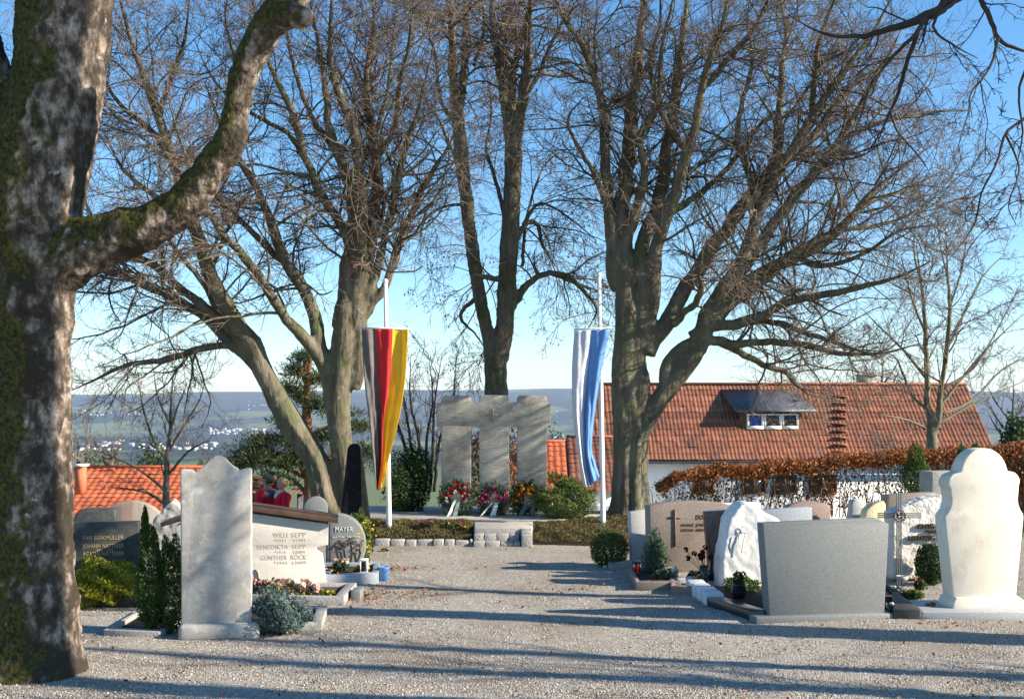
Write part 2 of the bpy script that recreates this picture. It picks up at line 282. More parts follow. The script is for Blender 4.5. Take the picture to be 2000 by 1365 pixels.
# foreground bark: flaking pale bark, lichen, moss on the upper sides, darkened and spread left and front to paint in shade
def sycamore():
    m = M("mossy_flaking_bark_painted_shade", [(.34, (.022, .017, .013)), (.47, (.085, .065, .05)), (.57, (.26, .205, .165)), (.72, (.5, .425, .355))], scale=15, detail=12, bump=1, bscale=40, stretch=(1, 1, .6), blot=[((.36, .37, .33), 7, .63, .68), ((.035, .027, .018), 2.6, .44, .56)])
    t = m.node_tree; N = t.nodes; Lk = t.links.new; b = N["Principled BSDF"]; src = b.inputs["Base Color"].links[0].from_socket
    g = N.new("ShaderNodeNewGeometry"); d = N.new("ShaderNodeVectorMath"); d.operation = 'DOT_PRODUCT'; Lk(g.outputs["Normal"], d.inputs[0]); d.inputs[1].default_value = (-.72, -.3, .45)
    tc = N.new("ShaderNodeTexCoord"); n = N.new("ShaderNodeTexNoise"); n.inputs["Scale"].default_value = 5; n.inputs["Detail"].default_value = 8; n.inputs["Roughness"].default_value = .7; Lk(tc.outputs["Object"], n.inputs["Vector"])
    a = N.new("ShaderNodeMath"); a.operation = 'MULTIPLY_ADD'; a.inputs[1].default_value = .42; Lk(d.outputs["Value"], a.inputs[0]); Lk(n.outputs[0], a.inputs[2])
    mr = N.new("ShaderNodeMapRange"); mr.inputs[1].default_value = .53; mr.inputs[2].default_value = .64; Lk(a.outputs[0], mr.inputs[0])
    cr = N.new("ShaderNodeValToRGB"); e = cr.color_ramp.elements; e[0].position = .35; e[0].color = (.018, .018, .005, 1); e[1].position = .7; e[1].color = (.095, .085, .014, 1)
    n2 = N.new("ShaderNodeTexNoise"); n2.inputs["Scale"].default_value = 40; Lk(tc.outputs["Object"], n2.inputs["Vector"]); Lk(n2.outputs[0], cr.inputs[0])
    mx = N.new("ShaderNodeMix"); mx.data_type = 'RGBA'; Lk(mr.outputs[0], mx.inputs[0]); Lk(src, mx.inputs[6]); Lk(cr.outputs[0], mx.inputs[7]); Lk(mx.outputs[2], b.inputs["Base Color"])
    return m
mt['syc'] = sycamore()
def farland(name):
    m = bpy.data.materials.new(name); m.use_nodes = True; t = m.node_tree; N = t.nodes; Lk = t.links.new; b = N["Principled BSDF"]; b.inputs["Roughness"].default_value = .95; b.inputs["Specular IOR Level"].default_value = .1
    tc = N.new("ShaderNodeTexCoord")
    mp = N.new("ShaderNodeMapping"); mp.inputs["Scale"].default_value = (1, .55, 1); Lk(tc.outputs["Object"], mp.inputs[0])
    n = N.new("ShaderNodeTexNoise"); n.inputs["Scale"].default_value = .0011; n.inputs["Detail"].default_value = 7; n.inputs["Roughness"].default_value = .6; Lk(mp.outputs[0], n.inputs["Vector"])
    mr = N.new("ShaderNodeMapRange"); mr.inputs[1].default_value = .44; mr.inputs[2].default_value = .49; Lk(n.outputs[0], mr.inputs[0])
    n2 = N.new("ShaderNodeTexNoise"); n2.inputs["Scale"].default_value = .4; n2.inputs["Detail"].default_value = 9; Lk(tc.outputs["Object"], n2.inputs["Vector"])
    cr = N.new("ShaderNodeValToRGB"); e = cr.color_ramp.elements; e[0].position = .3; e[0].color = (.09, .115, .04, 1); e[1].position = .7; e[1].color = (.17, .2, .075, 1); Lk(n2.outputs[0], cr.inputs[0])
    sx = N.new("ShaderNodeSeparateXYZ"); Lk(tc.outputs["Object"], sx.inputs[0]); far = N.new("ShaderNodeMapRange"); far.inputs[1].default_value = 1500; far.inputs[2].default_value = 3000; Lk(sx.outputs[1], far.inputs[0])
    mu = N.new("ShaderNodeMath"); mu.operation = 'MULTIPLY'; Lk(mr.outputs[0], mu.inputs[0]); Lk(far.outputs[0], mu.inputs[1])
    mx = N.new("ShaderNodeMix"); mx.data_type = 'RGBA'; Lk(mu.outputs[0], mx.inputs[0]); Lk(cr.outputs[0], mx.inputs[6]); mx.inputs[7].default_value = (.018, .03, .024, 1); Lk(mx.outputs[2], b.inputs["Base Color"])
    return m
mt['farland'] = farland("valley_land")

# ------------------------------------------------------------------ terrain and gravel
def sst(a, b, x): t = np.clip((x - a) / (b - a), 0, 1); return t * t * (3 - 2 * t)
def terrain_z(x, y):
    x = np.asarray(x, float); y = np.asarray(y, float)
    edge = 14.6 + 4.6 * sst(-2.4, -1.4, x) - 3.6 * sst(2.6, 4, x)
    base = .08 * sst(16.5, 17.5, y) * (1 - sst(21, 23, y)) * (1 - sst(-3, -2, x)) + np.interp(y, [0, 17, 24, 60, 250, 1200, 3500, 6500, 9000, 10500, 12000, 14000], [-.03, -1.25, -1.6, -8, -30, -100, -150, -150, -10, 90, 205, 160])
    ridge = sst(6500, 12000, y) * (22 * np.sin(x / 1900 + 1) + 12 * np.sin(x / 700 + 2 + y / 3000) + 7 * np.sin(x / 310))
    d = sst(0, 1.6, y - edge)
    hump = .2 * sst(14.2, 15, y) * (1 - sst(17.5, 19, y)) * sst(-3.1, -2.5, x) * (1 - sst(3.2, 4, x))
    near = -.03 + hump + (np.minimum(base, -1.1) + .03) * d
    return np.where(y < 24, near, base + ridge + 14 * np.sin(x / 800 + y / 1300) * sst(1500, 3500, y))
ux = np.linspace(-1, 1, 161); xs = np.sinh(ux * 8.2) / np.sinh(8.2) * 9000
ys = np.r_[np.linspace(-40, 10, 12), np.linspace(11, 26, 40), 26 * (13600 / 26) ** np.linspace(.02, 1, 110)]
X, Y = np.meshgrid(xs, ys); Z = terrain_z(X, Y)
tag(MB().grid(np.stack([X, Y, Z], -1)).build("ground", mt['farland'], smooth=True), "grassy hillside falling to a wide valley with wooded hills behind", "ground", kind="structure")
rg = np.random.default_rng(5)
gx = np.linspace(-14, 14, 150); gy = np.linspace(-6, 14.7, 120); X, Y = np.meshgrid(gx, gy)
Z = .008 * np.sin(X * 1.7 + Y) + .006 * np.sin(Y * 2.3 - X * .8) + .003 * rg.normal(size=X.shape)
def gravel_z(x, y): return .008 * np.sin(x * 1.7 + y) + .006 * np.sin(y * 2.3 - x * .8)
tag(MB().grid(np.stack([X, Y, Z], -1)).build("gravel_path", mt['gravel'], smooth=True), "pale gravel path between the graves", "path", kind="structure")
# loose pebbles lying on the gravel
n = 60000; py_ = 6.0 + 8 * rg.random(n) ** 1.6; px_ = rg.uniform(-1, 1, n) * py_ * .5
C = np.c_[px_, py_, gravel_z(px_, py_) + .002]; octv = np.array([(1, 0, 0), (-1, 0, 0), (0, 1, 0), (0, -1, 0), (0, 0, 1), (0, 0, -1.)]); octf = np.array([(0, 2, 4), (2, 1, 4), (1, 3, 4), (3, 0, 4), (2, 0, 5), (1, 2, 5), (3, 1, 5), (0, 3, 5)])
sz = rg.uniform(.003, .0072, (n, 1, 3)) * np.array([1.2, 1.2, .7]); V = octv[None] * sz * (1 + .25 * rg.normal(size=(n, 6, 1)))
an = rg.uniform(0, 6.28, n); V = np.stack([V[..., 0] * np.cos(an)[:, None] - V[..., 1] * np.sin(an)[:, None], V[..., 0] * np.sin(an)[:, None] + V[..., 1] * np.cos(an)[:, None], V[..., 2]], -1) + C[:, None]
tag(MB().add(V.reshape(-1, 3), (octf[None] + 6 * np.arange(n)[:, None, None]).reshape(-1, 3)).build("loose_gravel", mt['pebble'], smooth=True), "loose pebbles lying all over the gravel path", "gravel", kind="stuff")
n = 900; py_ = 6.3 + 7.5 * rg.random(n) ** 1.3; px_ = rg.uniform(-1, 1, n) * py_ * .45
lf = MB().leaves(np.c_[px_, py_, gravel_z(px_, py_) + .012], .03, rg, nrm=np.array([0, 0, 2.]))
for (a, b, r_, k) in ((735, 1112, .22, 260), (700, 1165, .4, 420), (1090, 1150, .3, 60), (1850, 1206, .4, 80), (560, 1250, .3, 40)):
    Yb = GY(b); c = P(a, b, Yb); q = rg.normal(size=(k, 2)) * (r_, r_ * .55) + c[:2]
    lf.leaves(np.c_[q, np.full(k, .014)], .035, rg, nrm=np.array([0, 0, 2.]))
tag(lf.build("fallen_leaves", mt['deadleaf']), "brown beech leaves blown over the gravel path", "leaves", kind="stuff")

# ------------------------------------------------------------------ trees
def limb_world(l, Y0, Y1, n=24, rng=None, taper=True):
    q = smooth_line(l, n); t = np.linspace(0, 1, n); Yv = Y0 + (Y1 - Y0) * t ** 1.3
    p = np.array([P(a, b, y) for a, b, y in zip(q[:, 0], q[:, 1], Yv)]); r = np.maximum(q[:, 2], 2) / 2 / F * Yv * (np.interp(t, [0, .7, 1], [1, .92, .5]) if taper else 1)
    if rng is not None: p[1:] += rng.normal(size=(n - 1, 3)) * (r[1:, None] * .16)
    return p, r
def spawn(Pp, Rp, cnt, rng, lr, ang, rr, k, up=0, noise=.16, start=.12, fall=.5, rmin=.0022, grav=0, labs=None, rcap=.05):
    n, k0 = Pp.shape[:2]; idx = np.repeat(np.arange(n), cnt); m = len(idx)
    t = start + (1 - start) * rng.random(m); f = np.minimum(t * (k0 - 1), k0 - 1.001); i = f.astype(int); u = (f - i)[:, None]
    base = Pp[idx, i] * (1 - u) + Pp[idx, i + 1] * u; tan = unit(Pp[idx, i + 1] - Pp[idx, i]); r0 = (Rp[idx, i] * (1 - u[:, 0]) + Rp[idx, i + 1] * u[:, 0]) * rr * rng.uniform(.7, 1.1, m)
    plen = np.linalg.norm(np.diff(Pp, axis=1), axis=2).sum(1)[idx]
    L = (plen if labs is None else labs) * rng.uniform(lr[0], lr[1], m) * (1 - fall * t)
    a = np.radians(ang + rng.normal(size=m) * 12)[:, None]; q = unit(np.cross(tan, rng.normal(size=(m, 3))))
    d = np.cos(a) * tan + np.sin(a) * q; C = np.empty((m, k, 3)); C[:, 0] = base; st = (L / (k - 1))[:, None]
    for j in range(1, k):
        d = unit(d + noise * rng.normal(size=(m, 3)) + np.array([0, 0, up - grav * j / k])); C[:, j] = C[:, j - 1] + d * st
    r0 = np.clip(r0, rmin * 1.3, rcap); Rc = np.maximum(r0[:, None] * np.linspace(1, .35, k), rmin)
    return C, Rc
def bare_tree(name, label, cat, base, thick, limbs, Y, seed, bark, twig='twig', group=None, spread=1.6, d1=3.2, l1=(.6, 1.3), n2=6, n3=5, ang=42, up=.06, vox=.022, leaves=0, grav=0, disp=None, extra=None, leafsize=.04, rmin=.0022, l2=(.3, .55), l3=(.3, .6), rel=4, slim=1, flutes=0):
    """thick: trunk polylines; limbs: branch polylines, all (px, py, width px) with their own depths"""
    rng = np.random.default_rng(seed); root = thing(name, label, cat, base, group)
    tk, tn = MB(), MB(); Ps, Rs = [], []
    for l in thick:
        p, r = limb_world(l[0] if isinstance(l, tuple) else l, *(l[1] if isinstance(l, tuple) else (Y, Y)), n=30, taper=False)
        tk.tubes(p[None], r[None] * slim, 14, cap=True)
    if flutes:
        p, r = limb_world(thick[0], Y, Y, n=30, taper=False)
        for a in np.arange(flutes) / flutes * 6.283 + rng.uniform(0, .5, flutes):
            m_ = int(rng.integers(11, 24)); q = p[:m_].copy(); tw = a + np.linspace(0, rng.uniform(-.5, .5), m_); k_ = r[:m_] * slim * np.linspace(.98, .8, m_)
            q[:, 0] += np.cos(tw) * k_; q[:, 1] += np.sin(tw) * k_; tk.tubes(q[None], (r[:m_] * np.linspace(.3, .12, m_))[None], 8, cap=True)
    for l in limbs:
        dep = Y + rng.uniform(-1, 1) * spread
        if isinstance(l, tuple): l, dd = l; y0, dep = dd
        else: y0 = Y
        p, r = limb_world(l, y0, dep, 24, rng)
        cut = int(np.sum(r > .05))
        if cut >= 3:
            tk.tubes(p[None, :cut + 1], r[None, :cut + 1], 10, cap=True)
        if cut < 22:
            s0 = max(cut - 1, 0); tn.tubes(p[None, s0:], r[None, s0:], 7, cap=True)
        Ps.append(p); Rs.append(r)
    for p, r in (extra or []):
        p = smooth_line(p, 24); r = np.interp(np.linspace(0, 1, 24), np.linspace(0, 1, len(r)), r); tk.tubes(p[None], r[None], 10, cap=True); Ps.append(p); Rs.append(r)
    if tk.n: tk.build("trunk", mt[bark], root, remesh=vox, rel=rel, disp=disp, smooth=True)
    Ps = np.array(Ps); Rs = np.array(Rs); ln = np.linalg.norm(np.diff(Ps, axis=1), axis=2).sum(1)
    cnt = np.maximum((ln * d1 * rng.uniform(.8, 1.2, len(ln))).astype(int), 2)
    A, Ra = spawn(Ps, np.minimum(Rs, .06), cnt, rng, l1, ang, .36, 12, up=up, start=.18, fall=.25, rmin=rmin * 1.9, grav=grav, labs=1.0, noise=.15, rcap=.022)
    B, Rb = spawn(A, Ra, np.full(len(A), n2), rng, l2, 48, .55, 7, up=up * .6, start=.08, fall=.4, rmin=rmin * 1.25, grav=grav, noise=.17, rcap=.008)
    D, Rd = spawn(B, Rb, np.full(len(B), n3), rng, l3, 44, .65, 4, up=up * .5, start=.1, fall=.4, rmin=rmin, grav=grav, noise=.17, rcap=.0045)
    tn.tubes(A, Ra, 5); tn.tubes(B, Rb, 3, mi=1); tn.tubes(D, Rd, 3, mi=1); tn.build("crown", [mt[bark], mt[twig]], root, smooth=True)
    if leaves:
        e = D[rng.integers(0, len(D), leaves), -1]
        MB().leaves(e + np.array([0, 0, -.03]), leafsize, rng, asp=.6, vert=np.array([0, 0, 1.])).build("withered_foliage", mt['deadleaf'], root)
    return root

# --- right beech
YR = 16.0
right_thick = [[(1228, 1020, 96), (1230, 985, 82), (1230, 920, 76), (1230, 850, 76), (1222, 800, 70), (1217, 740, 62), (1222, 660, 58), (1222, 590, 54), (1216, 520, 46)],
    [(1236, 1015, 60), (1240, 900, 56), (1246, 850, 56), (1282, 790, 50), (1324, 736, 48), (1362, 683, 44), (1385, 626, 36)],
    [(1206, 1016, 50), (1212, 960, 36), (1212, 850, 40), (1208, 760, 40)],
    [(1234, 840, 46), (1252, 760, 46), (1245, 700, 44), (1262, 640, 40), (1278, 580, 34), (1278, 505, 30)],
    [(1230, 760, 50), (1240, 690, 44), (1250, 620, 42), (1260, 560, 38), (1256, 475, 30)],
    [(1300, 770, 30), (1302, 715, 32), (1330, 680, 28), (1365, 660, 20)]]
right_limbs = [[(1208, 560, 34), (1199, 527, 28), (1190, 418, 25), (1183, 330, 23), (1179, 264, 21), (1175, 198, 20), (1159, 145, 18), (1142, 97, 16), (1111, 53, 14), (1084, 0, 11), (1070, -60, 8)],
    [(1218, 560, 44), (1221, 527, 40), (1216, 396, 36), (1229, 308, 31), (1232, 220, 28), (1243, 154, 25), (1249, 88, 22), (1258, 0, 19), (1262, -60, 15)],
    [(1262, 560, 34), (1256, 475, 30), (1287, 396, 28), (1300, 308, 26), (1313, 220, 24), (1320, 176, 22), (1331, 101, 18), (1345, -20, 14)],
    [(1273, 600, 32), (1278, 505, 30), (1300, 418, 28), (1326, 352, 26), (1344, 286, 22), (1361, 233, 20), (1370, 176, 18), (1388, 110, 15), (1410, 53, 13), (1430, -40, 9)],
    [(1262, 690, 38), (1293, 640, 34), (1354, 546, 30), (1379, 505, 30), (1454, 396, 28), (1502, 334, 25), (1520, 286, 20), (1524, 220, 18), (1528, 110, 15), (1537, 66, 12), (1524, 0, 10), (1520, -50, 7)],
    [(1362, 683, 40), (1388, 600, 32), (1445, 519, 28), (1476, 431, 25), (1528, 325, 22), (1586, 229, 19), (1640, 150, 16), (1700, 70, 12), (1740, 0, 8), (1760, -40, 6)],
    [(1370, 660, 36), (1414, 600, 30), (1498, 541, 26), (1568, 488, 22), (1640, 448, 18), (1700, 380, 14), (1760, 330, 9), (1810, 290, 5)],
    [(1430, 550, 24), (1454, 519, 24), (1524, 418, 22), (1586, 343, 20), (1640, 273, 17), (1690, 190, 13), (1730, 120, 9), (1765, 50, 5)],
    [(1385, 626, 34), (1400, 595, 30), (1434, 569, 28), (1499, 523, 25), (1556, 500, 22), (1620, 470, 18), (1690, 400, 13), (1770, 370, 9), (1850, 330, 4)],
    [(1454, 396, 20), (1528, 325, 18), (1586, 270, 16), (1650, 180, 13), (1720, 130, 8), (1790, 90, 4)],
    [(1350, 660, 26), (1396, 637, 24), (1480, 622, 21), (1537, 591, 18), (1640, 569, 15), (1740, 545, 10), (1820, 510, 5)],
    [(1350, 676, 22), (1392, 664, 19), (1442, 671, 16), (1499, 668, 15), (1575, 675, 14), (1640, 690, 11), (1720, 690, 8), (1800, 670, 4)],
    [(1370, 668, 20), (1396, 668, 17), (1442, 687, 14), (1499, 717, 13), (1537, 729, 12), (1556, 751, 10), (1587, 770, 7), (1640, 780, 4)],
    [(1460, 622, 15), (1480, 626, 13), (1530, 633, 12), (1575, 652, 11), (1640, 671, 9), (1720, 700, 5)],
    [(1300, 640, 18), (1350, 600, 15), (1370, 560, 13), (1365, 530, 10), (1400, 490, 8), (1440, 470, 5)],
    [(1221, 480, 24), (1250, 380, 20), (1260, 330, 18), (1250, 270, 16), (1285, 200, 13), (1290, 110, 10), (1310, 20, 8), (1320, -40, 6)],
    [(1326, 352, 20), (1340, 300, 17), (1300, 240, 13), (1270, 140, 10), (1290, 40, 8), (1285, -30, 5)],
    [(1370, 176, 16), (1420, 120, 13), (1470, 60, 10), (1510, -20, 7)],
    [(1300, 418, 16), (1350, 390, 13), (1420, 330, 11), (1480, 250, 9), (1540, 200, 6), (1600, 170, 4)],
    [(1195, 430, 12), (1160, 340, 10), (1120, 270, 8), (1110, 230, 7), (1140, 190, 4)],
    [(1476, 431, 18), (1470, 360, 15), (1440, 280, 12), (1450, 200, 10), (1470, 120, 8), (1460, 40, 6), (1470, -30, 4)],
    [(1556, 500, 14), (1600, 520, 11), (1680, 500, 9), (1760, 450, 6), (1850, 440, 3)],
    [(1586, 229, 14), (1590, 160, 12), (1600, 80, 9), (1630, 0, 7), (1650, -40, 4)],
    [(1640, 273, 12), (1720, 240, 9), (1800, 220, 6), (1880, 215, 3)],
    [(1640, 448, 11), (1720, 440, 8), (1800, 410, 5), (1900, 380, 3)]]
bare_tree("beech_tree", "wide-spreading bare beech with thick fluted trunk beside the blue and white flag", "tree", P(1230, 1010, YR), right_thick, right_limbs, YR, 11, 'beech', group="bare beeches around the memorial", d1=6.5, l1=(.5, 2.3), n2=11, n3=7, flutes=9, slim=.76, ang=56, up=.012, spread=2.2, disp=[(.45, .035), (.1, .016), (.03, .008)], rmin=.002, leaves=6000, leafsize=.022, vox=.02)

# --- left beech, two stems from one root
YL = 15.2
left_thick = [[(655, 1015, 84), (640, 985, 66), (620, 910, 64), (595, 865, 62), (570, 830, 66), (535, 765, 56), (500, 700, 50), (470, 655, 40)],
    [(690, 1020, 76), (682, 960, 58), (668, 880, 58), (660, 800, 62), (665, 740, 68), (672, 690, 72), (676, 640, 62), (682, 590, 34)],
    [(672, 1020, 60), (660, 960, 40), (640, 900, 30)],
    [(648, 780, 44), (640, 715, 46), (625, 680, 34), (605, 590, 22)],
    [(690, 760, 40), (700, 690, 44), (704, 620, 36), (706, 560, 24)]]
left_limbs = [[(520, 735, 40), (488, 670, 38), (440, 600, 34), (409, 532, 31), (395, 480, 29), (370, 420, 26), (345, 330, 23), (310, 230, 19), (280, 150, 16), (250, 60, 12), (225, -40, 8)],
    [(510, 715, 34), (459, 674, 26), (384, 607, 22), (304, 565, 19), (250, 540, 17), (200, 528, 14), (150, 480, 10), (100, 440, 5)],
    [(470, 660, 26), (434, 628, 22), (367, 574, 19), (296, 515, 16), (240, 490, 13), (190, 440, 9), (160, 380, 5)],
    [(480, 680, 18), (446, 674, 15), (388, 682, 14), (325, 703, 13), (254, 711, 10), (190, 740, 7), (140, 762, 4)],
    [(640, 730, 30), (634, 716, 28), (597, 665, 24), (555, 615, 22), (513, 553, 20), (471, 494, 18), (434, 457, 15), (400, 400, 12), (360, 300, 9), (330, 200, 6)],
    [(625, 690, 30), (622, 660, 28), (601, 578, 26), (563, 519, 24), (530, 440, 21), (500, 370, 18), (470, 320, 15), (430, 240, 11), (400, 160, 7)],
    [(670, 560, 26), (690, 500, 24), (660, 430, 21), (631, 387, 20), (596, 306, 18), (575, 228, 16), (550, 176, 13), (525, 123, 10), (500, 40, 7), (490, -30, 5)],
    [(668, 640, 44), (680, 560, 38), (690, 460, 30), (685, 380, 24), (660, 300, 20), (640, 240, 17), (635, 160, 14), (620, 80, 11), (600, -30, 8)],
    [(690, 640, 40), (702, 520, 34), (706, 420, 28), (700, 330, 24), (690, 250, 22), (660, 180, 18), (645, 100, 14), (650, -30, 10)],
    [(700, 620, 34), (718, 520, 28), (732, 400, 24), (735, 310, 20), (720, 220, 17), (720, 130, 14), (730, 40, 10), (740, -40, 7)],
    [(704, 610, 26), (725, 560, 22), (747, 480, 18), (765, 404, 17), (782, 334, 15), (793, 281, 13), (810, 239, 10), (830, 160, 7), (850, 80, 5)],
    [(706, 620, 24), (735, 580, 20), (755, 555, 18), (782, 475, 16), (803, 422, 15), (824, 369, 13), (852, 323, 11), (873, 292, 9), (900, 230, 5)],
    [(732, 380, 20), (736, 352, 18), (726, 246, 16), (715, 176, 13), (719, 123, 11), (730, 50, 8), (725, -40, 5)],
    [(345, 330, 15), (300, 260, 12), (230, 200, 9), (190, 120, 6), (180, 50, 4)],
    [(563, 519, 16), (520, 480, 13), (440, 400, 11), (380, 330, 9), (300, 290, 6), (220, 270, 3)],
    [(370, 420, 14), (300, 380, 11), (240, 330, 8), (200, 250, 5)],
    [(596, 306, 13), (560, 260, 10), (490, 220, 8), (420, 160, 6), (380, 80, 4)],
    [(660, 300, 14), (610, 230, 11), (580, 150, 9), (560, 60, 7), (550, -30, 4)],
    [(735, 310, 14), (770, 250, 11), (780, 170, 9), (800, 80, 7), (810, -30, 4)],
    [(700, 330, 13), (740, 240, 10), (760, 160, 8), (770, 60, 6), (780, -30, 4)],
    [(310, 230, 12), (330, 160, 10), (360, 80, 7), (370, 0, 5)],
    [(470, 320, 11), (450, 220, 9), (460, 130, 7), (440, 40, 5), (450, -30, 3)],
    [(690, 500, 12), (740, 440, 10), (760, 370, 8), (830, 310, 6), (860, 260, 3)],
    [(434, 628, 14), (400, 560, 11), (330, 470, 9), (300, 420, 7), (280, 350, 4)]]
bare_tree("beech_tree", "bare two-stemmed beech leaning left behind the tall grey headstone", "tree", P(670, 1015, YL), left_thick, left_limbs, YL, 21, 'beech', group="bare beeches around the memorial", d1=6.5, l1=(.5, 2.3), n2=11, n3=7, flutes=9, slim=.76, ang=56, up=.012, rmin=.002, spread=2.2, disp=[(.45, .035), (.1, .016), (.03, .008)], leaves=4000, leafsize=.022, vox=.02)

# --- middle tree behind the memorial
YM = 17.4
mid_thick = [[(970, 1010, 62), (970, 800, 54), (968, 720, 50), (966, 670, 46)],
    [(962, 690, 40), (952, 650, 30), (935, 570, 30), (920, 470, 30), (910, 380, 30), (900, 300, 32), (893, 220, 28)],
    [(974, 700, 44), (985, 650, 42), (990, 560, 42), (995, 470, 41), (1000, 380, 40), (1003, 300, 40), (1000, 250, 32)]]
mid_limbs = [[(893, 230, 24), (886, 160, 20), (885, 100, 18), (875, -40, 13)], [(895, 225, 20), (905, 150, 18), (910, 50, 16), (905, -40, 12)],
    [(998, 270, 28), (990, 230, 25), (980, 140, 22), (965, 60, 17), (958, -40, 12)], [(1005, 280, 26), (1020, 200, 24), (1030, 130, 20), (1030, 60, 17), (1042, -40, 12)],
    [(1003, 240, 22), (1000, 160, 18), (1018, 80, 15), (1050, -30, 10)], [(985, 180, 14), (985, 100, 11), (1000, -30, 8)],
    [(1000, 600, 22), (1010, 585, 18), (1030, 555, 14), (1070, 535, 12), (1110, 540, 11), (1140, 570, 9), (1165, 605, 7), (1150, 640, 4)], [(1060, 538, 8), (1075, 535, 7), (1130, 555, 6), (1200, 580, 3)],
    [(1005, 470, 16), (1015, 455, 13), (1030, 435, 11), (1050, 440, 9), (1060, 480, 7), (1085, 520, 4)], [(1022, 440, 9), (1030, 425, 8), (1050, 400, 6), (1080, 405, 5), (1130, 440, 4), (1165, 470, 3)],
    [(990, 548, 14), (975, 545, 12), (945, 540, 9), (925, 535, 6)], [(930, 585, 11), (918, 592, 9), (900, 612, 8), (905, 630, 6), (930, 655, 4), (960, 700, 3)],
    [(905, 400, 7), (870, 403, 6), (845, 415, 5), (825, 440, 5), (822, 480, 3)], [(1020, 520, 7), (1030, 420, 6), (1060, 330, 5), (1090, 300, 3)],
    [(1015, 200, 12), (1045, 160, 10), (1075, 90, 8), (1110, 20, 6), (1120, -30, 4)], [(1012, 175, 8), (1050, 145, 7), (1100, 150, 6), (1150, 140, 4)], [(893, 250, 9), (860, 190, 8), (850, 110, 7), (830, 30, 5), (820, -30, 3)],
    [(985, 420, 9), (965, 340, 8), (950, 290, 7), (960, 220, 5), (950, 130, 4)], [(905, 340, 9), (880, 290, 7), (860, 240, 6), (830, 200, 4)], [(925, 130, 8), (945, 60, 7), (940, -30, 5)]]
bare_tree("lime_tree", "bare mossy tree forking into two stems right behind the stone memorial", "tree", P(970, 1005, YM) * (1, 1, 0) + (0, 0, .1), mid_thick, mid_limbs, YM, 31, 'lime', d1=6, l1=(.6, 1.9), n2=9, n3=6, ang=56, spread=1.6, disp=[(.35, .04), (.07, .025)], flutes=7, slim=.88, leaves=3500, leafsize=.045, grav=.16, up=.02, vox=.02)

# --- foreground sycamore
YS = 7.15
syc_thick = [[(60, 1345, 250), (66, 1310, 216), (68, 1240, 176), (66, 1100, 158), (62, 900, 150), (64, 700, 146), (62, 560, 160), (64, 450, 172), (84, 300, 184), (116, 150, 176), (128, 40, 178), (135, -80, 170)],
    [(130, 1336, 90), (118, 1280, 70), (100, 1180, 60)], [(10, 1340, 110), (20, 1270, 80), (40, 1160, 60)],
    [(20, 520, 120), (0, 330, 110), (-12, 210, 105), (-40, 100, 90), (-80, -20, 80)],
    ([(80, 540, 130), (140, 492, 128), (205, 466, 108), (250, 456, 98), (287, 444, 88), (349, 405, 80), (405, 338, 68), (446, 287, 60), (459, 231, 55), (472, 169, 52), (492, 103, 58), (518, 56, 66), (556, 8, 66), (590, -40, 60)], (7.15, 6.7)),
    ([(535, 35, 62), (575, 30, 44), (602, 36, 26)], (6.72, 6.65))]
syc_limbs = [([(560, -10, 60), (620, -60, 45), (700, -140, 30), (800, -230, 18)], (6.7, 6.2)), ([(128, 20, 150), (140, -120, 120), (170, -300, 80), (160, -500, 40)], (7.15, 7.4)), ([(-60, 40, 80), (-130, -160, 60), (-200, -350, 30)], (7.15, 6.8))]
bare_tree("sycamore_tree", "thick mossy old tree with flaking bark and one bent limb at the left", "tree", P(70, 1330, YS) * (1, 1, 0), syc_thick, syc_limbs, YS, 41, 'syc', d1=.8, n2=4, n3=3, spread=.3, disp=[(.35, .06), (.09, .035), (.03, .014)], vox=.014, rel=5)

# --- tree outside the picture whose branches hang into the top right corner
YO = 7.3
over_limbs = [[(1900, -45, 34), (1851, 0, 24), (1818, 29, 20), (1756, 51, 15), (1690, 70, 11), (1624, 70, 8), (1584, 55, 6), (1540, 30, 4)], [(1810, 36, 12), (1800, 48, 10), (1778, 102, 9), (1756, 176, 8), (1738, 220, 6), (1715, 275, 4)], [(1800, 50, 9), (1789, 66, 8), (1734, 121, 7), (1701, 165, 6), (1680, 230, 4), (1650, 300, 3)],
    [(1880, -60, 14), (1917, 0, 11), (1939, 48, 10), (1954, 81, 9), (1994, 99, 7), (2060, 110, 4)], [(1950, 76, 8), (1940, 115, 6), (1925, 146, 5), (1895, 187, 4), (1899, 231, 3)], [(2060, 180, 9), (2000, 234, 7), (1965, 260, 6), (1947, 318, 5), (1917, 377, 4), (1903, 439, 4), (1859, 500, 3), (1825, 545, 3)],
    [(1895, -15, 10), (1850, 15, 8), (1828, 35, 7), (1826, 62, 6), (1868, 92, 4), (1910, 115, 3)], [(1738, 215, 5), (1752, 255, 4), (1790, 300, 4), (1812, 330, 3)], [(1965, 262, 5), (1990, 330, 4), (1970, 400, 3), (1985, 440, 3)], [(2010, 120, 7), (1990, 180, 5), (1997, 260, 4), (1985, 330, 3)]]
ot = np.array([6.9, 7.35, 0])
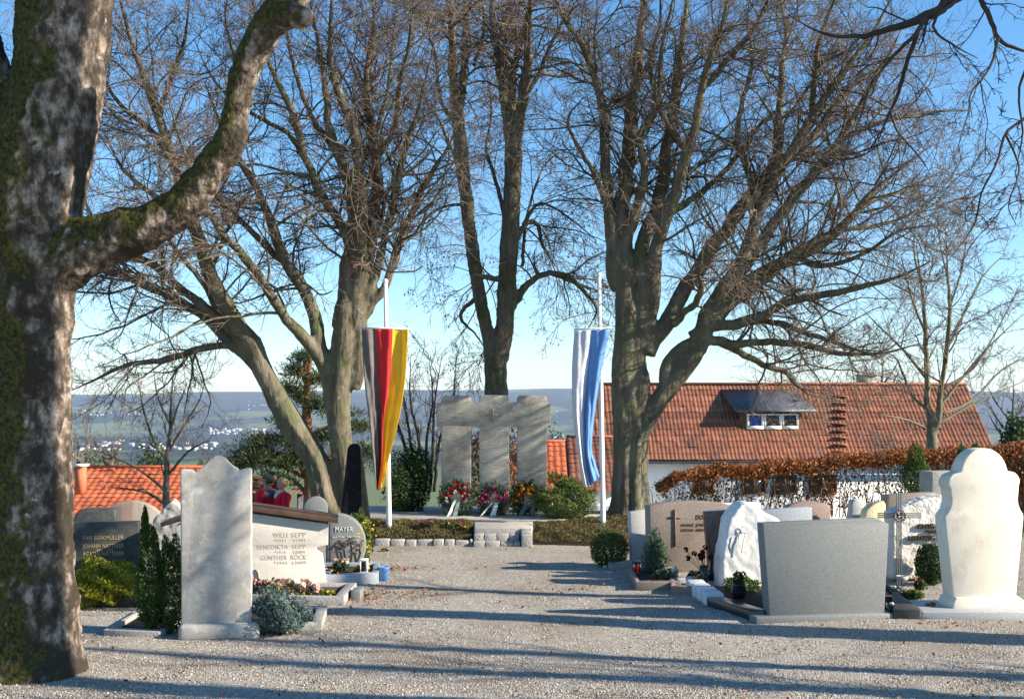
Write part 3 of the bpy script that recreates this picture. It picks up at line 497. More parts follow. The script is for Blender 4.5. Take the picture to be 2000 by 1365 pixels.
ex = [(ot + [(0, 0, -.1), (0, 0, 1.2), (-.1, .1, 2.6), (-.3, .1, 4.2), (-.2, .2, 7), (.2, .1, 9)], [.24, .19, .17, .15, .1, .04]),
      (np.vstack([ot + (-.2, .1, 3.4), ot + (-1.6, .3, 4.3), ot + (-2.9, .5, 4.75), P(1900, -45, 7.3)]), [.12, .09, .07, .055]),
      (np.vstack([ot + (-.2, .1, 3.0), ot + (-1.8, .2, 3.7), P(2150, 100, 7.3), P(2060, 180, 7.3)]), [.1, .06, .03, .016]),
      (np.vstack([ot + (-.25, .1, 4.4), ot + (-1.2, -1, 6), ot + (-2.2, -1.6, 8)]), [.12, .08, .03]), (np.vstack([ot + (-.2, .1, 4.8), ot + (.8, 1, 6.3), ot + (1.6, 1.6, 8)]), [.11, .07, .03]),
      (np.vstack([P(1900, -45, 7.3), P(1890, -55, 7.3), P(1875, -70, 7.3)]), [.05, .04, .024])]
bare_tree("overhanging_tree", "dark bare branches hanging into the picture at the top right corner", "tree", ot, [], over_limbs, YO, 51, 'darktwig', 'darktwig', spread=.5, d1=5, l1=(.25, .6), n2=5, n3=4, extra=ex, vox=.025, ang=50, grav=.1, up=0, rmin=.0016)

o2 = np.array([6.1, 4.8, 0]); ex2 = [(o2 + [(0, 0, -.1), (.02, 0, 1.2), (-.05, .1, 2.6), (.06, .05, 5), (0, .05, 10.5)], [.24, .16, .15, .14, .11]), (o2 + [(0, .1, 2.5), (-.7, -.3, 3.3), (-1.2, -.7, 4.6), (-1.4, -.8, 6.5)], [.14, .1, .08, .03])]
bare_tree("shading_tree", "tree just outside the right edge whose trunk shadow crosses the near gravel", "tree", o2, [], [], 6, 52, 'darktwig', 'darktwig', spread=.5, d1=3, l1=(.4, 1), n2=5, n3=3, extra=ex2, vox=.03, ang=45)
for k, (ox, oy, orr) in enumerate(((7.0, 8.7, .1), (7.4, 6.0, .085), (8.2, 5.2, .11))):
    o3 = np.array([ox, oy, 0]); bare_tree("shading_tree", ("thin tree outside the right edge, the farther one casting streaks on the gravel", "thin tree outside the right edge, the nearer one casting streaks on the gravel", "tree outside the right edge whose shadow crosses the lowest strip of gravel")[k], "tree", o3, [], [], 6, 54 + k, 'darktwig', 'darktwig', d1=4, l1=(.4, 1.2), n2=5, n3=3, extra=[(o3 + [(0, 0, -.1), (.05, 0, 1.2), (-.05, .05, 2.6), (.08, 0, 4), (0, .1, 6)], [orr * 1.3, orr, orr * .9, orr * .7, .03])], vox=.03)
# --- small bare trees
small = [[(1822, 880, 32), (1818, 840, 24)], [(1820, 850, 22), (1813, 800, 18), (1810, 740, 16), (1808, 650, 13), (1800, 560, 9), (1790, 480, 5)], [(1822, 850, 20), (1830, 830, 18), (1838, 760, 16), (1850, 680, 13), (1855, 600, 10), (1850, 520, 7), (1846, 440, 4)]]
sl = [[(1810, 740, 9), (1770, 690, 7), (1720, 640, 5), (1680, 600, 3)], [(1830, 800, 10), (1870, 750, 8), (1920, 690, 6), (1990, 620, 4)], [(1850, 680, 9), (1880, 620, 7), (1920, 540, 5), (1970, 490, 3)], [(1808, 650, 8), (1780, 580, 6), (1760, 500, 4)], [(1828, 830, 9), (1880, 800, 7), (1940, 770, 5), (2010, 740, 3)], [(1818, 840, 9), (1770, 820, 6), (1720, 810, 4)], [(1855, 600, 7), (1880, 520, 5), (1890, 440, 3)],
      [(1812, 800, 8), (1780, 770, 6), (1750, 700, 5), (1720, 690, 3)], [(1840, 760, 8), (1900, 720, 6), (1950, 640, 4), (1990, 560, 3)], [(1800, 560, 6), (1785, 490, 5), (1790, 430, 3)], [(1850, 540, 6), (1835, 470, 4), (1830, 410, 3)], [(1838, 810, 9), (1900, 780, 7), (1960, 720, 5), (2030, 690, 3)]]
thin_ = lambda l: [(a, b, c * .78) for a, b, c in l]
bare_tree("bare_tree", "slender bare tree with two pale stems in front of the large red roof", "tree", P(1822, 960, 22), [thin_(small[0])], [thin_(l) for l in [small[1], small[2]] + sl], 22, 61, 'palebark', d1=3.2, ang=50, l1=(.6, 1.3), n2=6, n3=5, spread=1.5, vox=.035, up=.05, rmin=.0028)
sap = [[(325, 1010, 14), (326, 900, 11), (332, 850, 9), (335, 780, 6), (338, 720, 3)]]
sapl = [[(327, 900, 7), (300, 860, 5), (280, 800, 4), (270, 740, 2)], [(330, 880, 6), (360, 830, 5), (390, 780, 3), (400, 740, 2)], [(332, 850, 6), (345, 800, 4), (365, 750, 2)], [(326, 960, 7), (290, 930, 5), (240, 900, 3), (190, 880, 2)], [(326, 930, 6), (370, 880, 5), (410, 860, 3)], [(333, 830, 5), (310, 780, 4), (300, 730, 2)], [(326, 985, 7), (280, 960, 5), (210, 950, 3)]]
bare_tree("bare_tree", "thin bare sapling in front of the orange roof left of the tall headstone", "tree", P(325, 1010, 20), sap, sap + sapl, 20, 62, 'palebark', d1=4, l1=(.4, .9), n2=6, n3=5, spread=.8, vox=.03, up=.05)
shb = [[(830 + dx, 960, 7), (830 + dx * 1.6, 860, 6), (830 + dx * 2.6 + j, 780, 4), (830 + dx * 3.4, 690, 2)] for dx, j in ((-18, 6), (-8, -8), (2, 10), (10, -6), (18, 8), (-26, -5))]
bare_tree("bare_shrub", "leafless many-stemmed shrub between the red, black and gold flag and memorial", "shrub", P(830, 960, 19), [], shb, 19, 63, 'darktwig', d1=5, l1=(.35, .8), n2=5, n3=4, spread=.8, vox=.03, up=.08)
for i, (px, py, top, Yd, lab) in enumerate(((1975, 880, 740, 60, "hazy bare tree at the right edge beyond the large red roof"), (1720, 800, 690, 70, "distant bare treetop showing above the ridge of the large red roof"), (150, 930, 850, 45, "brown bare tree behind the orange roof next to its chimney"), (215, 920, 868, 60, "low brown bare tree behind the middle of the orange roof"), (640, 960, 880, 32, "bare grey shrub between the pine and the beech trunk"))):
    w_ = (py - top) * .33
    lm = [[(px, py + 30, 10), (px + 3, (py + top) / 2, 7), (px + 5, top, 2)]] + [[(px, py - (py - top) * a, 6), (px + sgn * w_ * .6, py - (py - top) * (a + .25), 4), (px + sgn * w_, py - (py - top) * (a + .5), 2)] for a in (.05, .2, .4) for sgn in (-1, 1)]
    b0 = P(px, py + 30, Yd)
    bare_tree("bare_tree", lab, "tree", (b0[0], b0[1], terrain_z(b0[0], b0[1])), [], lm, Yd, 70 + i, 'twig', d1=1.6 if Yd > 40 else 3, l1=(.8, 2.2) if Yd > 40 else (.4, .9), n2=6, n3=5, spread=1, vox=.06, rmin=.006, extra=[(np.vstack([(b0[0], b0[1], terrain_z(b0[0], b0[1]) - .1), b0]), [.2, .12])])

# ------------------------------------------------------------------ evergreens and bushes
def blob_pts(rng, n, c, rad, shell=.35, lump=.18, top=1.0):
    d = unit(rng.normal(size=(n, 3))); ph = rng.uniform(0, 6.28, (5, 3)); k = rng.uniform(2.5, 5, (5, 3))
    l = 1 + lump * sum(np.sin(d @ np.diag(k[i]) @ np.ones(3) * 1.4 + ph[i, 0]) * np.cos(d[:, 2] * k[i, 1] + ph[i, 1]) for i in range(5)) / 2
    r = (1 - shell * rng.random(n) ** 1.7) * l
    return np.asarray(c) + d * r[:, None] * np.asarray(rad), d
def bush(name, label, cat, base, rad, mat, n, size, seed, group=None, asp=.5, lump=.2, zc=None, parts=None, spiky=0, loc=None):
    rng = np.random.default_rng(seed); root = thing(name, label, cat, base, group)
    c = np.asarray(base) + (0, 0, rad[2] * .92 if zc is None else zc); f = MB()
    for (dc, rr, fr) in (parts or [((0, 0, 0), (1, 1, 1), 1)]):
        q, d = blob_pts(rng, int(n * fr), c + np.array(dc) * rad, np.array(rad) * rr, lump=lump); q = q[q[:, 2] > base[2] - .02]; d = unit(q - c)
        f.leaves(q, size, rng, asp=asp, nrm=d * 1.0, jit=.8) if not spiky else f.leaves(q, size, rng, asp=asp, vert=d + np.array([0, 0, spiky]))
    f.build("foliage", mt[mat], root)
    st = MB()
    for i in range(7):
        e = c + unit(rng.normal(size=3)) * np.array(rad) * .7; e[2] = max(e[2], base[2] + .1)
        st.tube([np.asarray(base) + (0, 0, -.03), (np.asarray(base) + e) / 2, e], [.012, .008, .004], 5)
    st.build("stem", mt['darktwig'], root); return root
def ground(px, py, z=0): Yg = GY(py, z); v = P(px, py, Yg); return v
bush("box_bush", "clipped round green box bush in front of the pale grey headstone", "bush", ground(1190, 1108), (.2, .2, .2), 'box', 9000, .02, 1, lump=.05)
bush("cypress_bush", "small grey-green pointed conifer before the brown headstone with a thin cross", "bush", ground(1280, 1124), (.12, .12, .22), 'cypress', 3800, .035, 2, lump=.4, asp=.25, spiky=1.2, parts=[((0, 0, -.25), (1, 1, .75), .6), ((.1, 0, .25), (.7, .7, .7), .3), ((-.1, 0, .7), (.35, .35, .5), .1)])
bush("blue_juniper", "low bushy blue juniper right of the tall grey headstone", "bush", ground(548, 1238), (.19, .2, .17), 'bluejun', 7000, .03, 3, lump=.3, asp=.35, parts=[((0, 0, 0), (1, 1, .8), .6), ((-.35, 0, .35), (.6, .6, .7), .2), ((.45, 0, -.2), (.6, .7, .6), .2)])
bush("thuja_column", "dark green narrow thuja immediately left of the tall grey headstone", "bush", ground(300, 1237), (.125, .12, .42), 'thuja', 14000, .028, 4, lump=.15, asp=.35, spiky=1, parts=[((-.2, 0, 0), (.8, 1, 1), .5), ((.9, .4, -.1), (.8, 1, .9), .4), ((-.5, 0, .95), (.2, .2, .35), .1)])
bush("golden_conifer", "yellow-green spreading conifer in front of the dark family headstone", "bush", ground(205, 1180), (.29, .3, .2), 'yellowgreen', 8000, .04, 5, lump=.3, asp=.3)
bush("laurel_bush", "large dark evergreen bush left of the stone memorial", "bush", P(800, 1005, 16.3), (.3, .3, .5), 'dgreen', 9000, .045, 6, lump=.3, parts=[((0, 0, 0), (1, 1, 1), .7), ((.4, 0, .35), (.55, .6, .6), .2), ((-.5, 0, -.4), (.6, .6, .5), .1)])
bush("juniper_bush", "broad light green juniper bush right of the memorial wreaths", "bush", P(1105, 1012, 15.3), (.4, .35, .24), 'juniper', 12000, .045, 7, lump=.3, asp=.25, spiky=.6, parts=[((0, 0, 0), (1, 1, 1), .7), ((.25, 0, .3), (.6, .6, .8), .2), ((-.1, .1, 1.15), (.5, .4, .3), .06), ((-.35, .1, 1.5), (.25, .3, .2), .02), ((.05, .1, .8), (.3, .3, .5), .04)])
bush("box_bush", "dark box bush between the iron cross and the cream curved headstone", "bush", ground(1816, 1140), (.135, .15, .2), 'dgreen', 6000, .025, 8, lump=.12)
for i, (px, top, bot, w_, Yb, lab) in enumerate(((1789, 862, 968, 58, 15, "bright green thuja column standing before the copper hedge"), (1878, 866, 960, 28, 17, "small thuja tip just left of the cream headstone's round head"), (1905, 860, 960, 30, 17.5, "small thuja tip right above the cream headstone's round head"))):
    b = P(px, bot, Yb); hh = (bot - top) / F * Yb
    bush("thuja_column", lab, "bush", b, (w_ / 2 / F * Yb, w_ / 2 / F * Yb, hh / 2), 'thuja', 5000, .035, 20 + i, asp=.35, lump=.1, spiky=1.5, parts=[((0, 0, -.25), (1, 1, .75), .7), ((0, 0, .4), (.6, .6, .62), .3)])
bush("low_conifer", "feathery yellow-green plant before the white rough-hewn headstone", "plant", ground(1448, 1160), (.16, .15, .08), 'juniper', 1500, .04, 30, asp=.25, spiky=1)
fo = bush("forsythia", "upright green shrub with yellow blossom right of the grey rounded stone", "shrub", ground(708, 1105), (.1, .1, .3), 'juniper', 1500, .05, 31, asp=.25, spiky=2, lump=.3)
def pine(label, base, h, lobes, seed):
    rng = np.random.default_rng(seed); root = thing("pine_tree", label, "tree", base); base = np.asarray(base, float)
    tr = MB(); tr.tube([base, base + (.1, 0, h * .4), base + (0, 0, h * .75), base + (.1, 0, h)], [.17, .14, .09, .03], 9, n=14); f = MB()
    for (c, r) in lobes:
        c = np.asarray(c, float); r = np.asarray(r, float)
        tr.tube([[base[0], base[1], c[2] - .3], (np.array([base[0], base[1], c[2]]) + c) / 2, c], [.05, .035, .015], 6, n=8)
        k = max(int(34 * r[0]), 9)
        cc, _ = blob_pts(rng, k, c, r, shell=.9)
        for q in cc:
            e, d = blob_pts(rng, 110, q, np.array([.34, .34, .17]) * rng.uniform(.7, 1.2), shell=.8, lump=.3)
            f.leaves(e, .11, rng, asp=.16, vert=d + np.array([0, 0, .5]))
    tr.build("trunk", mt['pinebark'], root, smooth=True); f.build("crown", mt['pine'], root)
def px_lobe(px, py, w_, h_, Yd): return (P(px, py, Yd), (w_ / 2 / F * Yd, w_ / 2 / F * Yd * .8, h_ / 2 / F * Yd))
Yp = 24
pb = P(598, 985, Yp); pb[2] = terrain_z(pb[0], pb[1])
pine("tall pine with orange trunk and dark ragged crown behind the leaning beech", pb, H - (690 - HOR) / F * Yp - pb[2], [px_lobe(*a, Yp) for a in ((500, 885, 90, 50), (545, 900, 100, 40), (570, 860, 70, 30), (598, 775, 50, 30), (575, 720, 44, 22), (618, 742, 50, 24), (592, 698, 34, 18), (568, 758, 50, 26), (628, 790, 60, 34), (560, 825, 60, 26), (630, 855, 50, 40), (540, 935, 60, 30), (470, 905, 60, 30), (520, 860, 60, 30), (590, 890, 60, 36), (700, 830, 60, 50), (720, 885, 60, 60))], 3)
def leafy_tree(name, label, px, bot, top, w_, Yd, mat, seed, n=5000, size=.25):
    rng = np.random.default_rng(seed); b = P(px, bot, Yd); b[2] = terrain_z(b[0], b[1]); zt = H - (top - HOR) / F * Yd; hh = zt - b[2]
    root = thing(name, label, "tree", b); MB().tube([b, b + (.1, 0, hh * .5), b + (0, 0, hh * .9)], [.25, .18, .05], 7).build("trunk", mt['darktwig'], root)
    f = MB(); R0 = w_ / 2 / F * Yd; c0 = b + (0, 0, hh * .6)
    for i in range(14):
        c = c0 + unit(rng.normal(size=3)) * (R0 * .6, R0 * .5, hh * .27) * rng.uniform(.3, 1)
        q, d = blob_pts(rng, n // 14, c, np.array([R0 * .45, R0 * .45, hh * .2]), lump=.3); f.leaves(q, size, rng, asp=.5)
    f.build("crown", mt[mat], root); return root
for i, a in enumerate(((300, 930, 850, 110, 75, 'pine', "dark evergreen tree behind the bare sapling"), (395, 925, 872, 90, 90, 'heath', "brownish tree top behind the tall headstone's peak"), (180, 930, 866, 70, 95, 'dgreen', "small dark green tree behind the orange roof's chimney"), (440, 925, 885, 60, 70, 'pine', "low evergreen left of the pine's broad lower branches"), (1990, 880, 790, 90, 50, 'dgreen', "dark conifer at the right edge beyond the large red roof"), (1090, 870, 838, 80, 80, 'dgreen', "dark treetops left of the blue and white flag above the small roof"), (230, 925, 880, 80, 110, 'heath', "brown hazy tree right of the chimney behind the orange roof"))):
    leafy_tree("distant_tree", a[6], *a[:6], 80 + i)

# ------------------------------------------------------------------ copper beech hedge
rng = np.random.default_rng(9); bush('copper_shrub', 'brown leafy shrub behind the gaps of the stone memorial', 'shrub', P(970, 1000, 18.2), (.7, .3, .68), 'deadleaf', 9000, .05, 71, lump=.3)
hb = thing("beech_hedge", "long clipped copper-brown beech hedge in front of the white house", "hedge", (6, 20, -.4))
hx = [1290, 1330, 1400, 1500, 1600, 1700, 1800, 2000, 2150]; ht = [946, 918, 907, 902, 893, 882, 877, 866, 862]
n = 30000; pxv = 1285 + (2150 - 1285) * rng.random(n); top = np.interp(pxv, hx, ht) + 3 * np.sin(pxv / 19) + 2 * np.sin(pxv / 7.3); dens = np.interp(pxv, [1285, 1350, 1420, 1760, 1800, 2150], [.02, .15, .18, .2, .9, 1])
u = rng.random(n); lowp = rng.random(n) < .15 + .9 * (dens - .3).clip(0) + .55 * np.exp(-((pxv - 1372) / 24) ** 2) + .4 * np.exp(-((pxv - 1610) / 20) ** 2); depth = np.where(lowp, u * 110, (u ** .9) * (27 - 12 * (pxv < 1380)))
Yh = 20 + .25 * rng.normal(size=n).clip(-2, 2); c = np.array([P(a, b, 20) for a, b in zip(pxv, top + depth)]); c[:, 1] = Yh; c[:, 0] += .03 * rng.normal(size=n)
MB().leaves(c, .062, rng, asp=.6).build("foliage", mt['hedgeleaf'], hb)
st = MB(); n = 260; xs_ = rng.uniform(1290, 2150, n); tp = np.interp(xs_, hx, ht) + 6
A = np.empty((n, 7, 3))
for i in range(n):
    a = P(xs_[i], 1010, 20); e = P(xs_[i] + rng.normal() * 14, tp[i], 20); a[1] = e[1] = 20 + .18 * rng.normal()
    A[i] = a + (e - a) * np.linspace(0, 1, 7)[:, None]; A[i, 1:] += rng.normal(size=(6, 3)) * .035
Ra = np.linspace(.008, .003, 7)[None] * rng.uniform(.7, 1.3, (n, 1)); B, Rb = spawn(A, Ra, np.full(n, 7), rng, (.2, .5), 45, .6, 5, noise=.25, rmin=.0025)
st.tubes(A, Ra, 4); st.tubes(B, Rb, 3); st.build("stem", mt['twig'], hb)

# ------------------------------------------------------------------ houses
def tiled(mb, x0, x1, A, B, pitch, rows, amp=.025, skew=0):
    """pantile slope from A=(y,z) at the eave to B=(y,z) at the ridge"""
    nx = int((x1 - x0) / pitch) * 5 + 1; xs = np.linspace(x0, x1, nx); d = np.array(B) - A; nrm = np.array([-d[1], d[0]]) / np.hypot(*d)
    r_ = np.random.default_rng(2); cell = r_.normal(size=(rows, nx // 5 + 2)) * .006
    for r in range(rows):
        t = np.array([r, r + 1.06]) / rows; V = np.empty((2, nx, 3)); prof = amp * np.abs(np.sin(np.linspace(0, (nx - 1) / 5 * np.pi, nx))) + cell[r, (np.arange(nx)) // 5]
        for j, tt in enumerate(t):
            off = prof + (.02 if j == 0 else 0) + .012
            V[j, :, 0] = xs + skew * min(tt, 1); V[j, :, 1] = A[0] + d[0] * min(tt, 1) + nrm[0] * off; V[j, :, 2] = A[1] + d[1] * min(tt, 1) + nrm[1] * off
        mb.grid(V)
Ye, Yr = 38.0, 40.8; ze = P(0, 899, Ye)[2]; zr = P(0, 752, Yr)[2]; xl, xr = P(1150, 0, Ye)[0], P(1952, 0, Ye)[0]
hs = thing("house", "large white house with long weathered red tile roof and one dormer window", "house", (9, Yr, terrain_z(9, Yr)))
zb = float(terrain_z(9, Yr)) - .3; Yb = 2 * Yr - Ye
wl = MB(); wl.prism([(xl + .5, zb), (xr - .5, zb), (xr - .5, ze - .1), (xl + .5, ze - .1)], Ye + .22, Ye + .85); wl.box(xl + .5, xr - .5, Yb - .85, Yb - .55, zb, ze - .1)
for x in (xl + .5, xr - .8):
    g = MB(); yz = [(Ye + .85, zb), (Yb - .85, zb), (Yb - .85, ze + .1), (Yr, zr - .15), (Ye + .85, ze + .1)]; v = np.array([(xx, y, z) for xx in (x, x + .3) for y, z in yz])
    wl.add(v, [[0, 1, 2, 3, 4], [9, 8, 7, 6, 5]] + [[i, i + 5, (i + 1) % 5 + 5, (i + 1) % 5] for i in range(5)])
wl.build("wall", mt['plaster'], hs)
rf = MB(); tiled(rf, xl, xr, (Ye, ze), (Yr, zr), .135, 13, amp=.025); tiled(rf, xl, xr, (Yb, ze), (Yr, zr), .5, 8)
rf.box(xl, xr, Yr - .1, Yr + .1, zr + .01, zr + .09); roof = rf.build("roof", mt['tile'], hs)
lin = MB(); lin.add([(xl + .02, Ye + .03, ze - .03), (xr - .02, Ye + .03, ze - .03), (xr - .02, Yr, zr - .04), (xl + .02, Yr, zr - .04), (xl + .02, Yb - .03, ze - .03), (xr - .02, Yb - .03, ze - .03)], [[0, 1, 2, 3], [3, 2, 5, 4]]); lin.build("soffit", mt['wood'], hs)
MB().tube([(xl, Ye - .06, ze - .05), (xr, Ye - .06, ze - .05)], .06, 8).build("gutter", mt['slate'], hs)
def roof_at(py): # point on the front slope that projects to row py
    s_ = (zr - ze) / (Yr - Ye); k = (HOR - py) / F; return (ze - s_ * Ye - H) / (k - s_)
# dormer
yd0 = roof_at(840); dl, dr = (1450 - CX) / F * yd0, (1566 - CX) / F * yd0; zt = P(0, 803, yd0)[2]; zbm = P(0, 841, yd0)[2]; yback = roof_at(766); zbk = P(0, 766, yback)[2]
dm = MB(); v = np.array([(x, y, z) for x in (dl, dr) for y, z in ((yd0, zbm), (yd0, zt + .0), (yback, zbk), (yback, zbk - .3))]); dm.add(v, [[0, 1, 2, 3], [7, 6, 5, 4], [0, 4, 5, 1], [1, 5, 6, 2]])
dmo = dm.build("dormer", mt['wood'], hs)
ov = MB(); a = (dl - .25, dr + .45); v = np.array([(x, y, z + dz) for dz in (.01, .09) for x, y, z in ((a[0], yd0 - .22, zt - .05), (a[1], yd0 - .22, zt - .05), (dr + .1, yback + .1, zbk + .03), (dl - .5, yback + .1, zbk + .03))]); ov.add(v, [[3, 2, 1, 0], [4, 5, 6, 7]] + [[i, (i + 1) % 4, (i + 1) % 4 + 4, i + 4] for i in range(4)]); ov.build("dormer_roof", mt['slate'], dmo)
wx = [(q - CX) / F * yd0 for q in (1458, 1491, 1526, 1559)]; wz0, wz1 = P(0, 838, yd0)[2], P(0, 808, yd0)[2]
for i in range(3):
    fr = MB(); x0, x1 = wx[i] + .005, wx[i + 1] - .005; t = .075
    fr.box(x0, x1, yd0 - .06, yd0 - .01, wz0, wz0 + t * 1.5); fr.box(x0, x1, yd0 - .06, yd0 - .01, wz1 - t * .6, wz1); fr.box(x0, x0 + t, yd0 - .06, yd0 - .01, wz0 + t * 1.5, wz1 - t * .6); fr.box(x1 - t, x1, yd0 - .06, yd0 - .01, wz0 + t * 1.5, wz1 - t * .6)
    wo = fr.build("dormer_window", mt['white'], hs); MB().box(x0 + t, x1 - t, yd0 - .035, yd0 - .02, wz0 + t * 1.5, wz1 - t * .6).build("pane", mt['blueblind'] if i == 0 else mt['glass'], wo)
for k in range(9):
    py = 778 + k * 13.5; y = roof_at(py); x = (1640 - CX) / F * y; z = P(0, py, y)[2]
    MB().box(x - .22, x + .22, y - .16, y + .05, z + .06, z + .1).box(x - .2, x - .17, y - .1, y + .1, z - .02, z + .06).box(x + .17, x + .2, y - .1, y + .1, z - .02, z + .06).build("roof_step", mt['tile'], hs)
for (a, b) in ((1352, 1394), (1448, 1496), (1509, 1556), (1580, 1634)):
    yw = Ye + .22; x0, x1 = (a - CX) / F * yw, (b - CX) / F * yw; z0, z1 = P(0, 965, yw)[2], P(0, 926, yw)[2]; fr = MB(); t = .07
    fr.box(x0, x1, yw - .05, yw - .003, z0, z0 + t); fr.box(x0, x1, yw - .05, yw - .003, z1 - t, z1); fr.box(x0, x0 + t, yw - .05, yw - .003, z0 + t, z1 - t); fr.box(x1 - t, x1, yw - .05, yw - .003, z0 + t, z1 - t); fr.box((x0 + x1) / 2 - .03, (x0 + x1) / 2 + .03, yw - .05, yw - .003, z0 + t, z1 - t)
    wo = fr.build("window", mt['wood'], hs); MB().box(x0 + t, x1 - t, yw - .03, yw - .01, z0 + t, z1 - t).build("pane", mt['glass'], wo)
yc = Yr; x = (1700 - CX) / F * yc; ch = MB().box(x - .3, x + .3, yc + .2, yc + .7, zr - .4, zr + .34).box(x - .34, x + .34, yc + .16, yc + .74, zr + .341, zr + .4); ch.build("chimney", mt['concrete'], hs)
def plain_house(name, label, xl, xr, Ye, Yr, ze, zr, tile, wallm, pitch=.25, rows=14, chim=None, over=.4, lower=0):
    xm = (xl + xr) / 2; zb = float(terrain_z(xm, Yr)) - .5; Yb = 2 * Yr - Ye; zb = min(zb, ze - 2.5)
    h = thing(name, label, "house", (xm, Yr, zb)); wm = MB(); yz = [(Ye + over, zb), (Yb - over, zb), (Yb - over, ze), (Yr, zr - .12), (Ye + over, ze)]; v = np.array([(xx, y, z) for xx in (xl + over, xr - over) for y, z in yz])
    wm.add(v, [[0, 1, 2, 3, 4], [9, 8, 7, 6, 5]] + [[i, i + 5, (i + 1) % 5 + 5, (i + 1) % 5] for i in range(5)]); wm.build("wall", mt[wallm], h)
    r = MB(); tiled(r, xl, xr, (Ye, ze), (Yr, zr), pitch, rows); tiled(r, xl, xr, (Yb, ze), (Yr, zr), pitch * 2, rows // 2); r.box(xl, xr, Yr - .09, Yr + .09, zr + .01, zr + .08); ro = r.build("roof", mt[tile], h)
    if chim:
        c0, c1, c2, c3, yc = chim; cm = MB().box(c0, c1, yc, yc + (c1 - c0) * 1.1, c2, c3); co = cm.build("chimney", mt['brick'], h); MB().box(c0 - .05, c1 + .05, yc - .05, yc + (c1 - c0) * 1.1 + .05, c3 + .002, c3 + .07).build("chimney_cap", mt['white'], co)
    return h
Ya, Yc = 30.0, 33.5; zr2 = P(0, 914, Yc)[2]; ze2 = P(0, 1040, Ya)[2]; yk = 31.9
plain_house("house", "house with bright orange tile roof and a square chimney at the left", P(60, 0, Ya)[0], P(356, 0, Ya)[0], Ya, Yc, ze2, zr2, 'newtile', 'plaster', .2, 16, chim=(P(146, 0, yk)[0], P(163, 0, yk)[0], P(0, 965, yk)[2], P(0, 911, yk)[2], yk))
plain_house("house", "small red-roofed building seen between the memorial and the blue flag", P(1020, 0, 29)[0], P(1112, 0, 29)[0], 29, 31.5, P(0, 985, 29)[2], P(0, 864, 31.5)[2], 'newtile', 'plaster', .16, 12)
plain_house("house", "red-tiled annex partly hidden behind the blue flag and right beech", P(1116, 0, 32)[0], P(1240, 0, 32)[0], 32, 35, P(0, 962, 32)[2], P(0, 855, 35)[2], 'tile', 'plaster', .16, 12)
plain_house("house", "distant low house with orange roof right of the people in red", P(556, 0, 44)[0], P(600, 0, 44)[0], 44, 45.5, P(0, 966, 44)[2], P(0, 957, 45.5)[2], 'newtile', 'slate', .2, 8)
plain_house("wooden_shed", "brown wooden shed behind the two people and the tall headstone", P(430, 0, 19.5)[0], P(513, 0, 19.5)[0], 19.5, 20.6, P(0, 985, 19.5)[2], P(0, 938, 20.6)[2], 'wood', 'wood', .16, 7, over=.15)
# far town
rng = np.random.default_rng(77)
def far_house(w_, d, h, roofc):
    o = MB(); o.box(-w_ / 2, w_ / 2, -d / 2, d / 2, -3, h, 0); zt = h + d * .3; v = [(-w_ / 2, -d / 2, h), (w_ / 2, -d / 2, h), (w_ / 2, d / 2, h), (-w_ / 2, d / 2, h), (-w_ / 2, 0, zt), (w_ / 2, 0, zt)]
    v = np.array(v) + (0, 0, .02); o.add(v, [[0, 1, 5, 4], [2, 3, 4, 5]], 1); o.add(v, [[0, 4, 3], [1, 2, 5]], 0); return o
protos = [far_house(10, 8, 5, 0), far_house(12, 9, 5, 0), far_house(20, 10, 6, 0), far_house(13, 10, 9, 0)]
farm = [flatm("far_white_wall", (.6, .59, .57), .9, .02), flatm("far_red_roof", (.3, .13, .09), .9, .1), flatm("far_grey_roof", (.4, .4, .4), .9, .1)]
meshes = []
for i, p_ in enumerate(protos):
    o = p_.build("town_house", [farm[0], farm[1] if i < 2 else farm[2]]); meshes.append(o)
spots = []
for (x0, x1, y0, y1, k, kinds) in ((150, 280, 802, 812, 34, (0, 0, 1)), (150, 420, 866, 880, 50, (0, 1, 2)), (200, 240, 862, 868, 8, (2, 2)), (410, 520, 838, 849, 46, (1, 2, 3, 2)), (480, 560, 776, 790, 5, (0,)), (470, 530, 790, 800, 8, (0, 1)), (770, 860, 802, 812, 12, (0, 1)), (1080, 1120, 850, 858, 6, (0, 1)), (540, 700, 840, 850, 12, (0, 1)), (880, 1010, 835, 860, 10, (0, 1)), (1080, 1200, 800, 812, 6, (0,))):
    for _ in range(k): spots.append((rng.uniform(x0, x1), rng.uniform(y0, y1), kinds[rng.integers(len(kinds))]))
ygrid = 2500 * (12000 / 2500) ** np.linspace(0, 1, 400); first = [True] * 4
for (px, py, kd) in spots:
    zz = terrain_z((px - CX) / F * ygrid, ygrid); pr = HOR + (H - zz) / ygrid * F; i = int(np.argmin(np.abs(pr - py))); y = ygrid[i]; x = (px - CX) / F * y
    src = meshes[kd]
    if first[kd]: o = src; first[kd] = False
    else: o = src.copy(); S.collection.objects.link(o)
    o.location = (x, y, float(terrain_z(x, y))); o.rotation_euler = (0, 0, rng.uniform(-.9, .9))
    tag(o, "tiny pale house of the far town in the hazy valley", "house", "houses of the far valley town")

